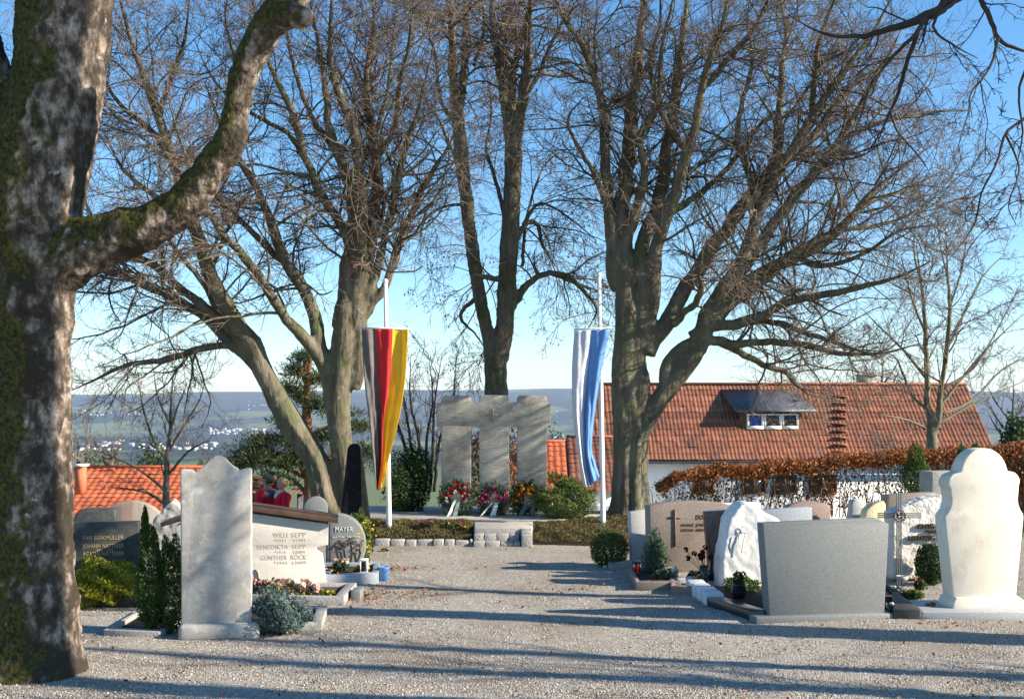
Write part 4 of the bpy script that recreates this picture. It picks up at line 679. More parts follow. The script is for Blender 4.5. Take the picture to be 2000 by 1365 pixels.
# ------------------------------------------------------------------ memorial place
tp = [P(700, 1006, 15.4)] + [P(a, b, GY(b, .2)) for a, b in ((716, 1012), (800, 1013), (900, 1017), (926, 1018), (926, 1030), (1040, 1030), (1040, 1018), (1080, 1018), (1130, 1014), (1172, 1006))]
poly = [(p[0], p[1]) for p in tp] + [(2.0, 17.2), (-2.2, 17.2)]
tag(MB().flat(poly, -.05, .2).build("pavement", mt['paving'], bevel=.015), "pale paved terrace in front of the stone memorial", "pavement", kind="structure")
ystep = GY(1030, .2)
stp = thing("stone_steps", "two low steps of pale granite setts leading up to the memorial", "steps", (P(973, 0, ystep)[0], ystep, 0))
rng = np.random.default_rng(3)
for (yy0, yy1, z0, z1) in ((ystep - .17, ystep - .004, -.05, .13), (ystep - .36, ystep - .174, -.05, .06)):
    x = P(926, 0, ystep)[0]; xe = P(1016, 0, ystep)[0]
    while x < xe - .05:
        wd = min(rng.uniform(.12, .18), xe - x); MB().box(x + .004, x + wd - .004, yy0 + rng.uniform(0, .012), yy1, z0, z1 + rng.uniform(-.006, .006)).build("sett", mt['cobble'], stp, bevel=.007); x += wd
x = P(1018, 0, ystep)[0]
for k in range(3): MB().box(x, x + .13, ystep - .4 + k * .19, ystep - .22 + k * .19, -.05, .15 + .02 * k).build("side_sett", mt['cobble'], stp, bevel=.007)
kb = thing("cobble_kerb", "row of rounded granite setts edging the left heather bed", "kerb", P(830, 1066, GY(1066)))
x = P(733, 0, GY(1064))[0]; xe = P(925, 0, GY(1060))[0]
while x < xe - .03:
    wd = rng.uniform(.11, .2); t = (x - P(733, 0, 13.85)[0]) / 1.25; yy = 13.78 + .04 * t + rng.normal() * .008
    MB().box(x + .006, min(x + wd, xe) - .006, yy, yy + .12, -.05, .07 + rng.normal() * .006).build("sett", mt['cobble'], kb, bevel=.014, seg=2); x += wd
def bed(label, corners, n, seed, lower):
    """corners: (px, py, z) of the four corners of the planted bank: front left, front right, back right, back left"""
    rng = np.random.default_rng(seed); c = [P(a, b, GY(b, z)) for a, b, z in corners]; u, v = rng.random(n)[:, None], rng.random(n)[:, None]
    q = (c[0] * (1 - u) + c[1] * u) * (1 - v) + (c[3] * (1 - u) + c[2] * u) * v; edge = np.minimum(np.minimum(u, 1 - u) * 12, np.minimum(v, 1 - v) * 5).clip(0, 1)[:, 0]
    q[:, 2] += rng.random(n) ** .6 * (.03 + .05 * edge) + .02 * np.sin(q[:, 0] * 17) * np.sin(q[:, 1] * 13)
    f = MB().leaves(q, .03, rng, asp=.35, vert=np.array([0, 0, .8])); o = f.build("bed_plants", mt['heath']); tag(o, label, "ground cover", kind="stuff")
    V = np.array([[(c[0] * (1 - a) + c[1] * a) * (1 - b) + (c[3] * (1 - a) + c[2] * a) * b for a in np.linspace(0, 1, 8)] for b in np.linspace(0, 1, 5)]); V[..., 2] += .015
    f2 = MB().grid(V); k = MB(); V0 = V[0].copy(); V1 = V0.copy(); V1[:, 2] = -.05; f2.grid(np.stack([V1, V0])); e0 = V[:, -1].copy(); e1 = e0.copy(); e1[:, 2] = -.05; f2.grid(np.stack([e0, e1])); e0 = V[:, 0].copy(); e1 = e0.copy(); e1[:, 2] = -.05; f2.grid(np.stack([e1, e0]))
    f2.build("soil", mt['soil'], o); return c
cL = bed("low brownish heath planted on the bank left of the steps", [(728, 1053, .06), (924, 1053, .06), (926, 1020, .2), (722, 1020, .2)], 16000, 4, 0)
cR = bed("low brownish heath planted on the bank right of the steps", [(1038, 1060, .03), (1250, 1062, .03), (1250, 1006, .2), (1045, 1024, .2)], 22000, 5, 0)
def bloom(mb, c, r, rng, n=14, mi=0):
    d = unit(rng.normal(size=(n, 3))); mb.leaves(np.asarray(c) + d * r * .55, r * 1.25, rng, asp=.8, nrm=d * 2.5, jit=.5, mi=mi)
def flower_plant(name, label, base, rad, petals, n, seed, r=.02, leaf='dgreen', h=.05, group=None, nl=260):
    rng = np.random.default_rng(seed); root = thing(name, label, "flowers", base, group); f = MB()
    q, d = blob_pts(rng, nl, np.asarray(base) + (0, 0, h * .5), np.array([rad[0], rad[1], h * .7])); q[:, 2] = np.maximum(q[:, 2], base[2]); f.leaves(q, .04, rng, asp=.4); f.build("foliage", mt[leaf], root); m = MB()
    for _ in range(n):
        t = rng.uniform(0, 6.28); s_ = rng.random() ** .5; bloom(m, np.asarray(base) + (math.cos(t) * s_ * rad[0], math.sin(t) * s_ * rad[1], h * rng.uniform(.8, 1.25)), r * rng.uniform(.8, 1.2), rng, mi=int(rng.integers(len(petals))))
    m.build("blossom", [mt[p] for p in petals], root); return root
def up(px, py, z): return P(px, py, GY(py, z))
flower_plant("heather", "magenta heather tuft in the left bank bed", up(833, 1027, .2), (.1, .07), ['pinkp', 'heatherp'], 26, 1, .014, h=.05)
flower_plant("heather", "small pink heather tuft by the yellow pansies at the steps", up(897, 1030, .18), (.05, .04), ['pinkp', 'heatherp'], 12, 2, .014, h=.045)
flower_plant("pansy", "two yellow pansies beside the granite steps", up(902, 1038, .14), (.06, .03), ['yellowp'], 4, 3, .02, h=.05)
flower_plant("pansy", "single yellow pansy in the middle of the left bank", up(873, 1028, .19), (.02, .02), ['yellowp'], 2, 4, .018, h=.05)

YMm = 16.0
mz0 = .18
mem = thing("war_memorial", "stone war memorial of three joined crosses with three wreaths at its foot", "memorial", (P(965, 0, YMm)[0], YMm + .14, mz0))
xs4 = [P(a, 0, YMm)[0] for a in (853, 862, 920, 936, 994, 1010, 1068, 1076)]; zt = P(0, 773, YMm)[2]; zb1, zb0 = P(0, 787, YMm)[2], P(0, 834, YMm)[2]
rng = np.random.default_rng(8)
X_ = xs4; notch = P(0, 787, YMm)[2]
out = [(X_[1], mz0 - .1), (X_[1], zb0), (X_[0], zb0 + .006), (X_[0], zb1), (X_[1] - .01, zb1 + .01), (X_[1], zt - .02), (X_[1] + .02, zt), (X_[2] - .03, zt + .004), (X_[2], zt - .02), (X_[2] + .005, notch + .01), (X_[3] - .005, notch + .015), (X_[3], zt - .01), (X_[3] + .03, zt + .012), (X_[4] - .02, zt + .008), (X_[4], zt - .02), (X_[4] + .006, notch + .012), (X_[5] - .006, notch + .01), (X_[5], zt - .02), (X_[5] + .03, zt + .006), (X_[6] - .03, zt + .002), (X_[6], zt - .03), (X_[6] + .004, zb1 + .01), (X_[7], zb1), (X_[7], zb0 + .01), (X_[6], zb0), (X_[6], mz0 - .1), (X_[5], mz0 - .1), (X_[5], zb0), (X_[4], zb0), (X_[4], mz0 - .1), (X_[3], mz0 - .1), (X_[3], zb0), (X_[2], zb0), (X_[2], mz0 - .1)]
MB().prism(out, YMm, YMm + .28).build("cross_slab", mt['memorial'], mem, bevel=.012)
cr = MB(); c = P(963, 810, YMm)
for (dx, dz) in ((.007, .085), (.07, .007)): cr.box(c[0] - dx, c[0] + dx, YMm - .012 - dz * .01, YMm + .01, c[2] - dz, c[2] + dz)
cr.build("cross_relief", mt['memorial'], mem)
def ribbon(mb, a, b, w_, d=.05, mi=0):
    a, b = np.asarray(a, float), np.asarray(b, float); V = np.empty((9, 2, 3)); s_ = np.array([w_ / 2, .01, .004])
    for i, t in enumerate(np.linspace(0, 1, 9)):
        p = a + (b - a) * t; p[1] -= d * math.sin(t * 3.1) + .02 * math.sin(t * 9); V[i, 0] = p - s_ * (1 + .4 * t); V[i, 1] = p + s_ * (1 + .4 * t)
    V2 = V + np.array([0, .003, 0]); mb.grid(V); mb.grid(V2[::-1])
def wreath(label, px, py, petals, seed, rib, green='cypress', R=.2):
    rng = np.random.default_rng(seed); c = P(px, py, 15.72); root = thing("wreath", label, "wreath", (c[0], 15.72, .2), "wreaths leaning on the memorial")
    tlt = lambda u, v, o: np.array([c[0] + u, 15.74 + v * .42 - o, c[2] + v])
    g = MB(); 
    for _ in range(320):
        t = rng.uniform(0, 6.28); r = R * rng.uniform(.55, 1.2); p = tlt(r * math.cos(t), r * math.sin(t), rng.uniform(0, .06)); p[2] = max(p[2], .215)
        q = p + .03 * rng.normal(size=(6, 3)); q[:, 2] = np.maximum(q[:, 2], .21); g.leaves(q, .06, rng, asp=.25)
    g.build("greenery", mt[green], root); parts = {}
    for k in range(46):
        t = rng.uniform(-.5, 3.64); r = R * rng.uniform(.3, 1.08); p = tlt(r * math.cos(t), r * math.sin(t) * .95 + .01, .07 + rng.uniform(0, .05)); nm = petals[int(rng.random() ** 1.8 * len(petals))]
        bloom(parts.setdefault(nm, MB()), p, rng.uniform(.022, .032), rng, 16)
    for nm, m in parts.items(): m.build("blossom", mt[nm], root)
    for (d0, dx, w_, m) in rib:
        rb = MB(); ribbon(rb, tlt(d0, -.02, .13), np.array([c[0] + dx, 15.44, .209]), w_); rb.build("ribbon", mt[m], root)
wreath("wreath of red and white flowers at the memorial's left cross", 893, 972, ['redp', 'redp', 'whitep'], 1, ((-.02, -.1, .035, 'ribbon'), (.03, -.02, .045, 'gribbon')), R=.2)
wreath("wreath of magenta flowers with two pale ribbons at the middle cross", 963, 977, ['pinkp', 'pinkp', 'pinkp', 'heatherp', 'whitep'], 2, ((-.01, -.16, .03, 'ribbon'), (.05, 0, .055, 'ribbon')), R=.19)
wreath("wreath of dark orange and yellow flowers half behind the juniper bush", 1030, 974, ['orangep', 'yellowp', 'darkrose'], 3, ((0, -.1, .05, 'gribbon'), (.08, .07, .05, 'gribbon')), R=.2, green='dgreen')

# ------------------------------------------------------------------ flags
def pole(label, pts, Yd, w_):
    b = P(pts[-1][0], pts[-1][1], Yd); root = thing("flagpole", label, "flagpole", b, "flagpoles beside the memorial"); a = P(pts[0][0], pts[0][1], Yd); r = w_ / 2 / F * Yd
    MB().tube([a, (a + b) / 2, b, b - (0, 0, .15)], [r * .8, r, r * 1.12, r * 1.12], 14).build("pole", mt['pole'], root, smooth=True); MB().lathe(a, [(r * .85, 0), (r * 1.1, .012), (r * 1.0, .035), (r * .3, .05)], 12).build("pole_cap", mt['white'], root); return root
y1, y2 = 14.3, 14.6
p1 = pole("white flagpole carrying the red, black and gold banner", [(753, 552), (760, 1050)], y1, 9.5); p2 = pole("white flagpole carrying the blue and white banner", [(1170, 540), (1178, 1036)], y2, 9.5)
def crossbar(root, a, b, Yd):
    MB().tube([P(*a, Yd), P(*b, Yd)], .011, 8).build("crossbar", mt['pole'], root); mid = (P(*a, Yd) + P(*b, Yd)) / 2
    MB().tube([P(*a, Yd), mid + (0, .03, .1), P(*b, Yd)], .003, 5).build("halyard", mt['white'], root)
crossbar(p1, (700, 640), (801, 643), y1 - .09); crossbar(p2, (1121, 644), (1194, 640), y2 - .09)
def flag(label, curves, mats, Yd, folds, seed, amp=.05, base=None):
    """curves: boundary lines from left to right, each a list of (px, py); strips between consecutive ones get mats"""
    nv, ns = 60, 14; L = [smooth_line(c, nv) for c in curves]; cols = []; mis = []
    for i in range(len(L) - 1):
        for k in range(ns + (i == len(L) - 2)):
            cols.append(L[i] + (L[i + 1] - L[i]) * k / ns); mis.append(i)
    n = len(cols); V = np.empty((nv, n, 3)); rng = np.random.default_rng(seed); ph = rng.uniform(0, 6, 6)
    for c in range(n):
        u = c / (n - 1)
        for r in range(nv):
            v = r / (nv - 1); d = amp * (.25 + .75 * v) * (math.sin(u * folds * 6.28 + ph[0] + v * 1.2) + .45 * math.sin(u * folds * 14 + ph[1] - v * 2)) + .004 * math.sin(v * 40 + u * 30 + ph[2]) * (v + .2) + .006 * math.sin(v * 14 - u * 22)
            V[r, c] = P(cols[c][r, 0], cols[c][r, 1], Yd + d)
    mi = np.array([[mis[c] for c in range(n - 1)]] * (nv - 1))
    o = MB().grid(V, mi).build("flag", mats, loc=base, smooth=True); m = o.modifiers.new("cloth", 'SOLIDIFY'); m.thickness = .002
    return tag(o, label, "flag")
flag("long hanging black, red and gold banner twisted to a point", [[(706, 641), (712, 746), (722, 828), (732, 930), (736, 956)], [(735, 642), (738, 730), (744, 800), (744, 900), (737, 957)], [(767, 642), (762, 740), (750, 820), (746, 905), (738, 957)], [(798, 643), (791, 745), (778, 824), (757, 905), (746, 954)]], [mt['fblack'], mt['fred'], mt['fgold']], y1 - .1, 2.2, 1, .06, base=P(750, 641, y1 - .1))
flag("long hanging white and blue banner on the right pole", [[(1122, 646), (1117, 725), (1119, 807), (1129, 889), (1140, 951)], [(1156, 645), (1147, 725), (1141, 810), (1143, 890), (1153, 949)], [(1192, 643), (1180, 700), (1165, 782), (1156, 868), (1162, 900), (1171, 931)]], [mt['fwhite'], mt['fblue']], y2 - .1, 1.8, 2, .06, base=P(1157, 644, y2 - .1))

# ------------------------------------------------------------------ lettering and headstones
def letters(s, px, py, hpx, Yd, mat, parent, align='LEFT', name="lettering", wpx=None, ext=.002, sub=None):
    c = bpy.data.curves.new(name, 'FONT'); c.body = s; c.size = hpx / F * Yd / .70; c.align_x = align; c.extrude = ext; c.space_character = 1.06
    t = bpy.data.objects.new(name, c); S.collection.objects.link(t); dg = bpy.context.evaluated_depsgraph_get(); dg.update()
    me = bpy.data.meshes.new_from_object(t.evaluated_get(dg)); bpy.data.objects.remove(t); bpy.data.curves.remove(c)
    n = len(me.vertices); v = np.empty(n * 3, np.float32); me.vertices.foreach_get("co", v); v = v.reshape(-1, 3)
    if wpx: sx = wpx / F * Yd / max(np.ptp(v[:, 0]), 1e-6); v[:, 0] *= sx
    p = P(px, py, Yd); off = root_loc(parent); q = np.c_[v[:, 0] + p[0], p[1] - v[:, 2], v[:, 1] + p[2]] - off
    me.vertices.foreach_set("co", q.astype(np.float32).ravel()); me.materials.clear(); me.materials.append(mat); me.update()
    o = bpy.data.objects.new(name, me); S.collection.objects.link(o); o.parent = parent; return o
def arc(a, b, c, n=8):
    """circle arc through three points"""
    (ax, ay), (bx, by), (cx, cy) = a, b, c; d = 2 * (ax * (by - cy) + bx * (cy - ay) + cx * (ay - by))
    ux = ((ax * ax + ay * ay) * (by - cy) + (bx * bx + by * by) * (cy - ay) + (cx * cx + cy * cy) * (ay - by)) / d; uy = ((ax * ax + ay * ay) * (cx - bx) + (bx * bx + by * by) * (ax - cx) + (cx * cx + cy * cy) * (bx - ax)) / d
    r = math.hypot(ax - ux, ay - uy); t0, t1, t2 = (math.atan2(y - uy, x - ux) for x, y in (a, b, c)); w_ = lambda t: (t + math.pi) % (2 * math.pi) - math.pi
    s1, s2 = w_(t1 - t0), w_(t2 - t0); 
    if s1 * s2 < 0 or abs(s1) > abs(s2): s2 -= math.copysign(2 * math.pi, s2)
    return [(ux + r * math.cos(t0 + s2 * k / (n - 1)), uy + r * math.sin(t0 + s2 * k / (n - 1))) for k in range(n)]
def stone(name, label, out, Yd, th, mat, bevel=.008, remesh=0, disp=None, group=None, cat="headstone", rel=2, yaw=9):
    xz = [(P(a, b, Yd)[0], P(a, b, Yd)[2]) for a, b in out]; x = np.mean([q[0] for q in xz]); root = thing(name, label, cat, (x, Yd + th / 2, 0), group)
    MB().prism(xz, Yd, Yd + th).build("slab", mt[mat], root, bevel=0 if remesh else bevel, remesh=remesh, disp=disp, rel=rel); root.rotation_euler = (0, 0, R_(yaw)); return root
def slab_base(root, a, b, top, bot, Yf, Yb, mat, name="base", bevel=.01):
    MB().box(P(a, 0, Yf)[0], P(b, 0, Yf)[0], Yf, Yb, min(P(0, bot, Yf)[2], -.02), P(0, top, Yf)[2]).build(name, mt[mat], root, bevel=bevel)
# tall grey stone, left
yt = 8.25
st_ = stone("headstone", "tall weathered grey headstone with a curved pediment, seen from behind", [(354, 1222), (352, 917)] + arc((352, 917), (366, 916), (377, 918), 4)[1:] + [(380, 922)] + arc((383, 920), (398, 907), (408, 897), 5) + arc((410, 895), (423, 890), (436, 895), 6) + arc((438, 897), (448, 908), (460, 916), 5) + [(463, 921), (466, 918)] + arc((470, 917), (478, 915), (487, 916), 3) + [(488, 1222)], yt, .1, 'lime_grey', bevel=.012)
slab_base(st_, 345, 500, 1219, 1247, yt - .06, yt + .16, 'lime_grey', bevel=.03)
# family stone in the shade
yf = 10.6
sf = stone("headstone", "dark family headstone with gilt lettering behind the golden conifer", [(90, 1150), (90, 1020), (265, 1020), (264, 1150)], yf, .14, 'dgranite')
for s_, x, y, h_, w_ in (("FAM BERKMÜLLER", 160, 1054, 8, 75), ("JOHANN NATTERER", 160, 1070, 8, 77), ("1891 - 1973", 183, 1077, 5, 32), ("AGATHE NATTERER", 160, 1085, 8, 77), ("1901", 183, 1092, 5, 14), ("JOSEF", 165, 1101, 7, 22)): letters(s_, x, y, h_, yf - .004, mt['gold'], sf, wpx=w_)
stone("headstone", "low dark headstone with rounded shoulders below the orange roof", [(100, 1080), (140, 1020), (143, 1008)] + arc((146, 1003), (155, 995), (165, 993), 5) + [(216, 994), (221, 998), (222, 1080)], 12.2, .2, 'dgranite', bevel=.03)
stone("headstone", "reddish banded headstone with an arched top behind the dark ones", [(210, 1090), (211, 992)] + arc((212, 991), (258, 978), (306, 1003), 12) + [(308, 1090)], 12.8, .16, 'striped')
stone("headstone", "rough grey stone with a pointed top just left of the tall headstone", [(292, 1100), (297, 1016), (318, 990), (332, 977), (342, 984), (356, 1002), (358, 1100)], 11.6, .22, 'concrete', remesh=.018, disp=[(.12, .05), (.03, .02)])
# inscribed stone with copper roof
ysp = 10.45
ss = stone("headstone", "pale sandstone headstone with three names under a sloping brown copper roof", [(352, 1156), (346, 1095), (345, 1080), (362, 1077), (362, 1070), (345, 1066), (344, 1025), (432, 995), (442, 995), (636, 1025), (635, 1067), (616, 1070), (612, 1074), (616, 1079), (624, 1084), (628, 1110), (633, 1156)], ysp, .22, 'seppstone')
def sheet(root, name, pts, y0, y1, t, mat):
    xz = [(P(a, b, ysp)[0], P(a, b, ysp)[2]) for a, b in pts]; MB().prism(xz, y0, y1).build(name, mt[mat], root, bevel=.004)
sheet(ss, "copper_roof", [(318, 1025), (318, 1017), (440, 978), (655, 1011), (654, 1023), (440, 990)], ysp - .07, ysp + .29, 0, 'copper'); sheet(ss, "roof_ridge_seam", [(440, 977.8), (440, 974.5), (656, 1008), (656, 1010.8)], ysp - .06, ysp - .02, 0, 'copper')
for s_, x, y, h_, w_ in (("WILLI", 528, 1050, 9, 28), ("SEPP", 563, 1050, 9, 29), ("*1921", 531, 1059, 5.5, 22), ("†1981", 566, 1059, 5.5, 24), ("BENEDIKTA", 497, 1073, 9, 60), ("SEPP", 564, 1073, 9, 28), ("*1914", 531, 1082, 5.5, 22), ("†2004", 566, 1082, 5.5, 24), ("GÜNTHER", 504, 1094, 9, 51), ("RÖCK", 562, 1094, 9, 30), ("*1943", 530, 1103, 5.5, 26), ("†2009", 564, 1103, 5.5, 28)): letters(s_, x, y, h_, ysp - .0005, mt['ink'], ss, wpx=w_, ext=.001)
MB().tube([P(495, 1112, ysp - .01), P(500, 1118, ysp - .01), P(505, 1156, ysp - .01)], .008, 6).build("incised_line", mt['ink'], ss)
# rounded name stone
ym = 11.6
sm_ = stone("headstone", "grey rounded irregular headstone with white family name and dark flower relief", [(634, 1120), (635, 1018), (640, 1004)] + arc((652, 1003), (690, 1014), (712, 1056), 10) + [(713, 1070), (708, 1090), (700, 1120)], ym, .16, 'granite', bevel=.02)
letters("MAYER", 652, 1037, 9, ym - .006, mt['whiteink'], sm_, wpx=34); letters("KATHI  MAYER", 647, 1050, 3.5, ym - .004, mt['whiteink'], sm_, wpx=52)
MB().box(P(643, 0, ym)[0] - .004, P(643, 0, ym)[0] + .004, ym - .003, ym + .01, .05, P(0, 1020, ym)[2]).build("groove", mt['darkink'], sm_)
rl = MB(); rng = np.random.default_rng(4)
for (a, b) in ((655, 1066), (668, 1062), (682, 1058), (664, 1075), (698, 1062), (690, 1078)):
    rl.tube([P(a, b, ym - .004), P(a + 4, b + 20, ym - .004), P(680 + (a - 680) * .4, 1112, ym - .004)], .004, 5, n=6); q = np.array([P(a + 5 * rng.normal(), b + 5 * rng.normal(), ym - .006) for _ in range(16)]); rl.leaves(q, .03, rng, nrm=np.array([0, -4., 0]))
rl.build("flower_relief", mt['darkink'], sm_)
stone("headstone", "round grey-green headstone behind the copper-roofed stone", [(594, 1060), (592, 990)] + arc((592, 988), (615, 970), (638, 990), 12) + [(637, 1060)], 12.9, .14, 'granite')
tl = stone("stele", "tall black tapered stone stele standing against the beech trunk", [(662, 1024), (676, 890)] + arc((677, 880), (690, 866), (703, 872), 7) + [(708, 900), (723, 1024)], 14.4, .14, 'stele', cat="stone", bevel=.02)

# right group
yg = 8.95
sg = stone("headstone", "wide plain grey granite headstone with sloping upper corners, front right", [(1494, 1206), (1480, 1020), (1719, 1014), (1741, 1025), (1731, 1206)], yg, .13, 'granite', bevel=.008)
slab_base(sg, 1464, 1748, 1200, 1216, yg - .05, yg + .2, 'granite')
yw = 9.15
wo_ = [(1854, 1166), (1836, 1009)] + arc((1838, 1005), (1848, 990), (1849, 965), 6) + arc((1848, 955), (1845, 935), (1857, 925), 6) + [(1870, 921)] + arc((1872, 912), (1920, 875), (1968, 914), 18) + [(1971, 921)] + arc((1978, 921), (1993, 930), (1994, 950), 6) + arc((1993, 965), (1993, 985), (2003, 1004), 6) + [(2004, 1012), (1988, 1166)]
sw = stone("headstone", "tall cream headstone with round head and curved shoulders at the right edge", wo_, yw, .16, 'cream', bevel=.012)
xz = [(P(a, b, yw)[0], P(a, b, yw)[2]) for a, b in ((1850, 1198), (1850, 1175), (1856, 1164), (1987, 1164), (2003, 1175), (2004, 1198))]; MB().prism(xz, yw - .03, yw + .2).build("base", mt['cream'], sw, bevel=.01)
kg = thing("grave_kerb", "pale stone kerb under the cream curved headstone", "kerb", P(1900, 1210, 8.95)); MB().box(P(1800, 0, 8.95)[0], P(2060, 0, 8.95)[0], 8.95, 9.5, -.03, .065).build("kerb_stone", mt['lgrey'], kg, bevel=.012)
MB().flat([P(1742, 1172, 9.8)[:2], P(1752, 1168, 9.8)[:2], P(1800, 1196, 8.95)[:2], P(1798, 1212, 8.93)[:2], P(1745, 1209, 8.96)[:2]], -.03, .085).build("side_stone", mt['dgranite'], kg, bevel=.01)
yd = 11.5
sd_ = stone("headstone", "broad brown granite headstone with a thin bronze cross", [(1266, 1125), (1263, 990)] + arc((1265, 987), (1337, 979), (1429, 987), 12) + [(1434, 992), (1436, 1125)], yd, .18, 'bgranite')
cc = MB(); a, b = P(1314, 994, yd), P(1314, 1066, yd); cc.box(a[0] - .009, a[0] + .009, yd - .014, yd, b[2], a[2]).box(P(1302, 0, yd)[0], P(1327, 0, yd)[0], yd - .012, yd - .001, P(0, 1011, yd)[2], P(0, 1008, yd)[2]); cc.build("cross", mt['bronze'], sd_)
for s_, x, y, h_, w_ in (("DOR", 1358, 1014, 9, 21), ("FRANZ  JOSEF", 1328, 1027, 5, 50), ("STEFAN  ANNA", 1328, 1037, 5, 50)): letters(s_, x, y, h_, yd - .005, mt['bronze'], sd_, wpx=w_)
stone("headstone", "narrow pale grey headstone left of the brown granite one", [(1233, 1106), (1228, 1000), (1264, 996), (1268, 1106)], 11.9, .12, 'lgrey')
bk = thing("stone_block", "low grey concrete block at the foot of the box bush", "block", P(1222, 1111, GY(1112))); Yq = GY(1112); MB().box(P(1188, 0, Yq)[0], P(1258, 0, Yq)[0], Yq, Yq + .14, -.03, .083).build("block", mt['concrete'], bk, bevel=.012); MB().box(P(1179, 0, Yq)[0], P(1187, 0, Yq)[0], Yq, Yq + .1, -.03, .045).build("end_piece", mt['concrete'], bk, bevel=.01)
stone("headstone", "dark blue-black polished headstone between the brown and white ones", [(1388, 1135), (1376, 999), (1440, 995), (1444, 1135)], 10.95, .12, 'black')
yr_ = 10.5
sr = stone("headstone", "white rough-hewn marble headstone with an irregular peaked outline", [(1406, 1154), (1405, 1117), (1406, 1080), (1412, 1047), (1420, 1014), (1431, 1000), (1442, 986), (1454, 981), (1465, 984), (1490, 998), (1518, 1014), (1540, 1040), (1540, 1154)], yr_, .24, 'marble', remesh=.014, disp=[(.3, .045), (.06, .01)], rel=3)
rl = MB(); t = np.linspace(0, 9, 40); rl.tube(np.array([P(1449 + (3 + q * .8) * math.cos(q * 1.6) , 1033 + (3 + q * .6) * math.sin(q * 1.6), yr_ - .022) for q in t]), .004, 5); rl.tube([P(1452, 1040, yr_ - .03), P(1447, 1055, yr_ - .03), P(1443, 1080, yr_ - .03)], .006, 6, n=8); rl.tube([P(1440, 1042, yr_ - .03), P(1436, 1058, yr_ - .03), P(1444, 1072, yr_ - .03)], .006, 6, n=8); rl.build("rose_relief", mt['marble'], sr)
stone("headstone", "low white headstone behind the brown and white stones", [(1381, 1060), (1381, 983), (1487, 982), (1487, 1060)], 13.2, .12, 'plaster')
stone("headstone", "blue-grey granite headstone right behind the white rough-hewn one", [(1480, 1070), (1483, 996), (1587, 991), (1590, 1070)], 12.2, .14, 'bluegrey')
stone("headstone", "reddish granite headstone with a flat arched top before the hedge", [(1534, 1060), (1533, 992)] + arc((1535, 989), (1580, 979), (1623, 988), 10) + [(1625, 1060)], 13.4, .14, 'pgranite')
stone("headstone", "small pale stone with a pointed oval top left of the yellow stone", [(1658, 1060), (1659, 1005)] + arc((1661, 995), (1674, 975), (1687, 995), 8) + [(1688, 1060)], 13.2, .12, 'lgrey', bevel=.02)
stone("headstone", "yellow sandstone headstone with a hollow curved left side", [(1686, 1060), (1686, 1012), (1690, 996), (1704, 985), (1726, 978), (1730, 985), (1731, 1060)], 12.8, .14, 'sandst', bevel=.01)
stone("headstone", "brown flat-topped headstone behind the iron cross", [(1730, 1060), (1730, 966), (1830, 962), (1832, 1060)], 12.9, .16, 'bgranite')
stone("headstone", "grey concrete headstone right of the bright thuja column", [(1814, 1060), (1814, 921), (1875, 921), (1875, 1060)], 13.6, .3, 'concrete', bevel=.015)
ya = 11.0
sa = stone("headstone", "white rough headstone with dark lettering behind the iron cross", [(1735, 1130), (1736, 1000), (1760, 988), (1804, 973), (1838, 967), (1880, 968), (1905, 990), (1910, 1130)], ya, .2, 'roughwhite', remesh=.016, disp=[(.1, .02), (.025, .012)])
for s_, x, y, h_, w_ in (("ALOIS  SCH", 1786, 1032, 10, 66), ("*1896  †19", 1803, 1041, 6, 44), ("HEDWIG  SCH", 1767, 1055, 10, 88)): letters(s_, x, y, h_, ya - .022, mt['darkink'], sa, wpx=w_, ext=.014)
# iron cross
yi = 10.3; b = P(1756, 1140, yi); ic = thing("grave_cross", "grey wrought iron grave cross of triple bars with a ring at the crossing", "cross", (b[0], yi, 0))
c = P(1756, 1006, yi); zt_ = P(0, 959, yi)[2]
for k, dx in enumerate((-.018, 0, .018)):
    MB().box(c[0] + dx - .006, c[0] + dx + .006, yi - .006, yi + .006, -.03, zt_ - (.015 if k != 1 else 0)).build("upright_bar", mt['iron'], ic, bevel=.002); MB().box(P(1713, 0, yi)[0], P(1798, 0, yi)[0], yi - .021 + .001 * k, yi - .0085, c[2] + dx - .006, c[2] + dx + .006).build("cross_bar", mt['iron'], ic, bevel=.002)
rngp = np.array([(c[0] + .05 * math.cos(q), yi - .028, c[2] + .05 * math.sin(q)) for q in np.linspace(0, 6.283, 25)]); MB().tube(rngp, .009, 7).build("ring", mt['iron'], ic)
for q in range(4): MB().tube([(c[0], yi - .03, c[2]), (c[0] + .06 * math.cos(q * 1.571 + .785), yi - .03, c[2] + .06 * math.sin(q * 1.571 + .785))], .008, 6).build("knot_bar", mt['iron'], ic)
hb_ = P(1762, 1148, 10.0); hw = thing("holy_water_bowl", "small pale holy water bowl on a thin stand below the iron cross", "bowl", (hb_[0], 10.0, 0)); zb_ = P(0, 1134, 10)[2]
MB().lathe((hb_[0], 10, zb_), [(.025, 0), (.048, .012), (.054, .045), (.046, .045), (.038, .02)], 16).build("bowl", mt['lgrey'], hw, smooth=False); MB().tube([(hb_[0], 10, zb_ + .005), (hb_[0], 10, -.03)], .008, 8).build("stand", mt['iron'], hw)

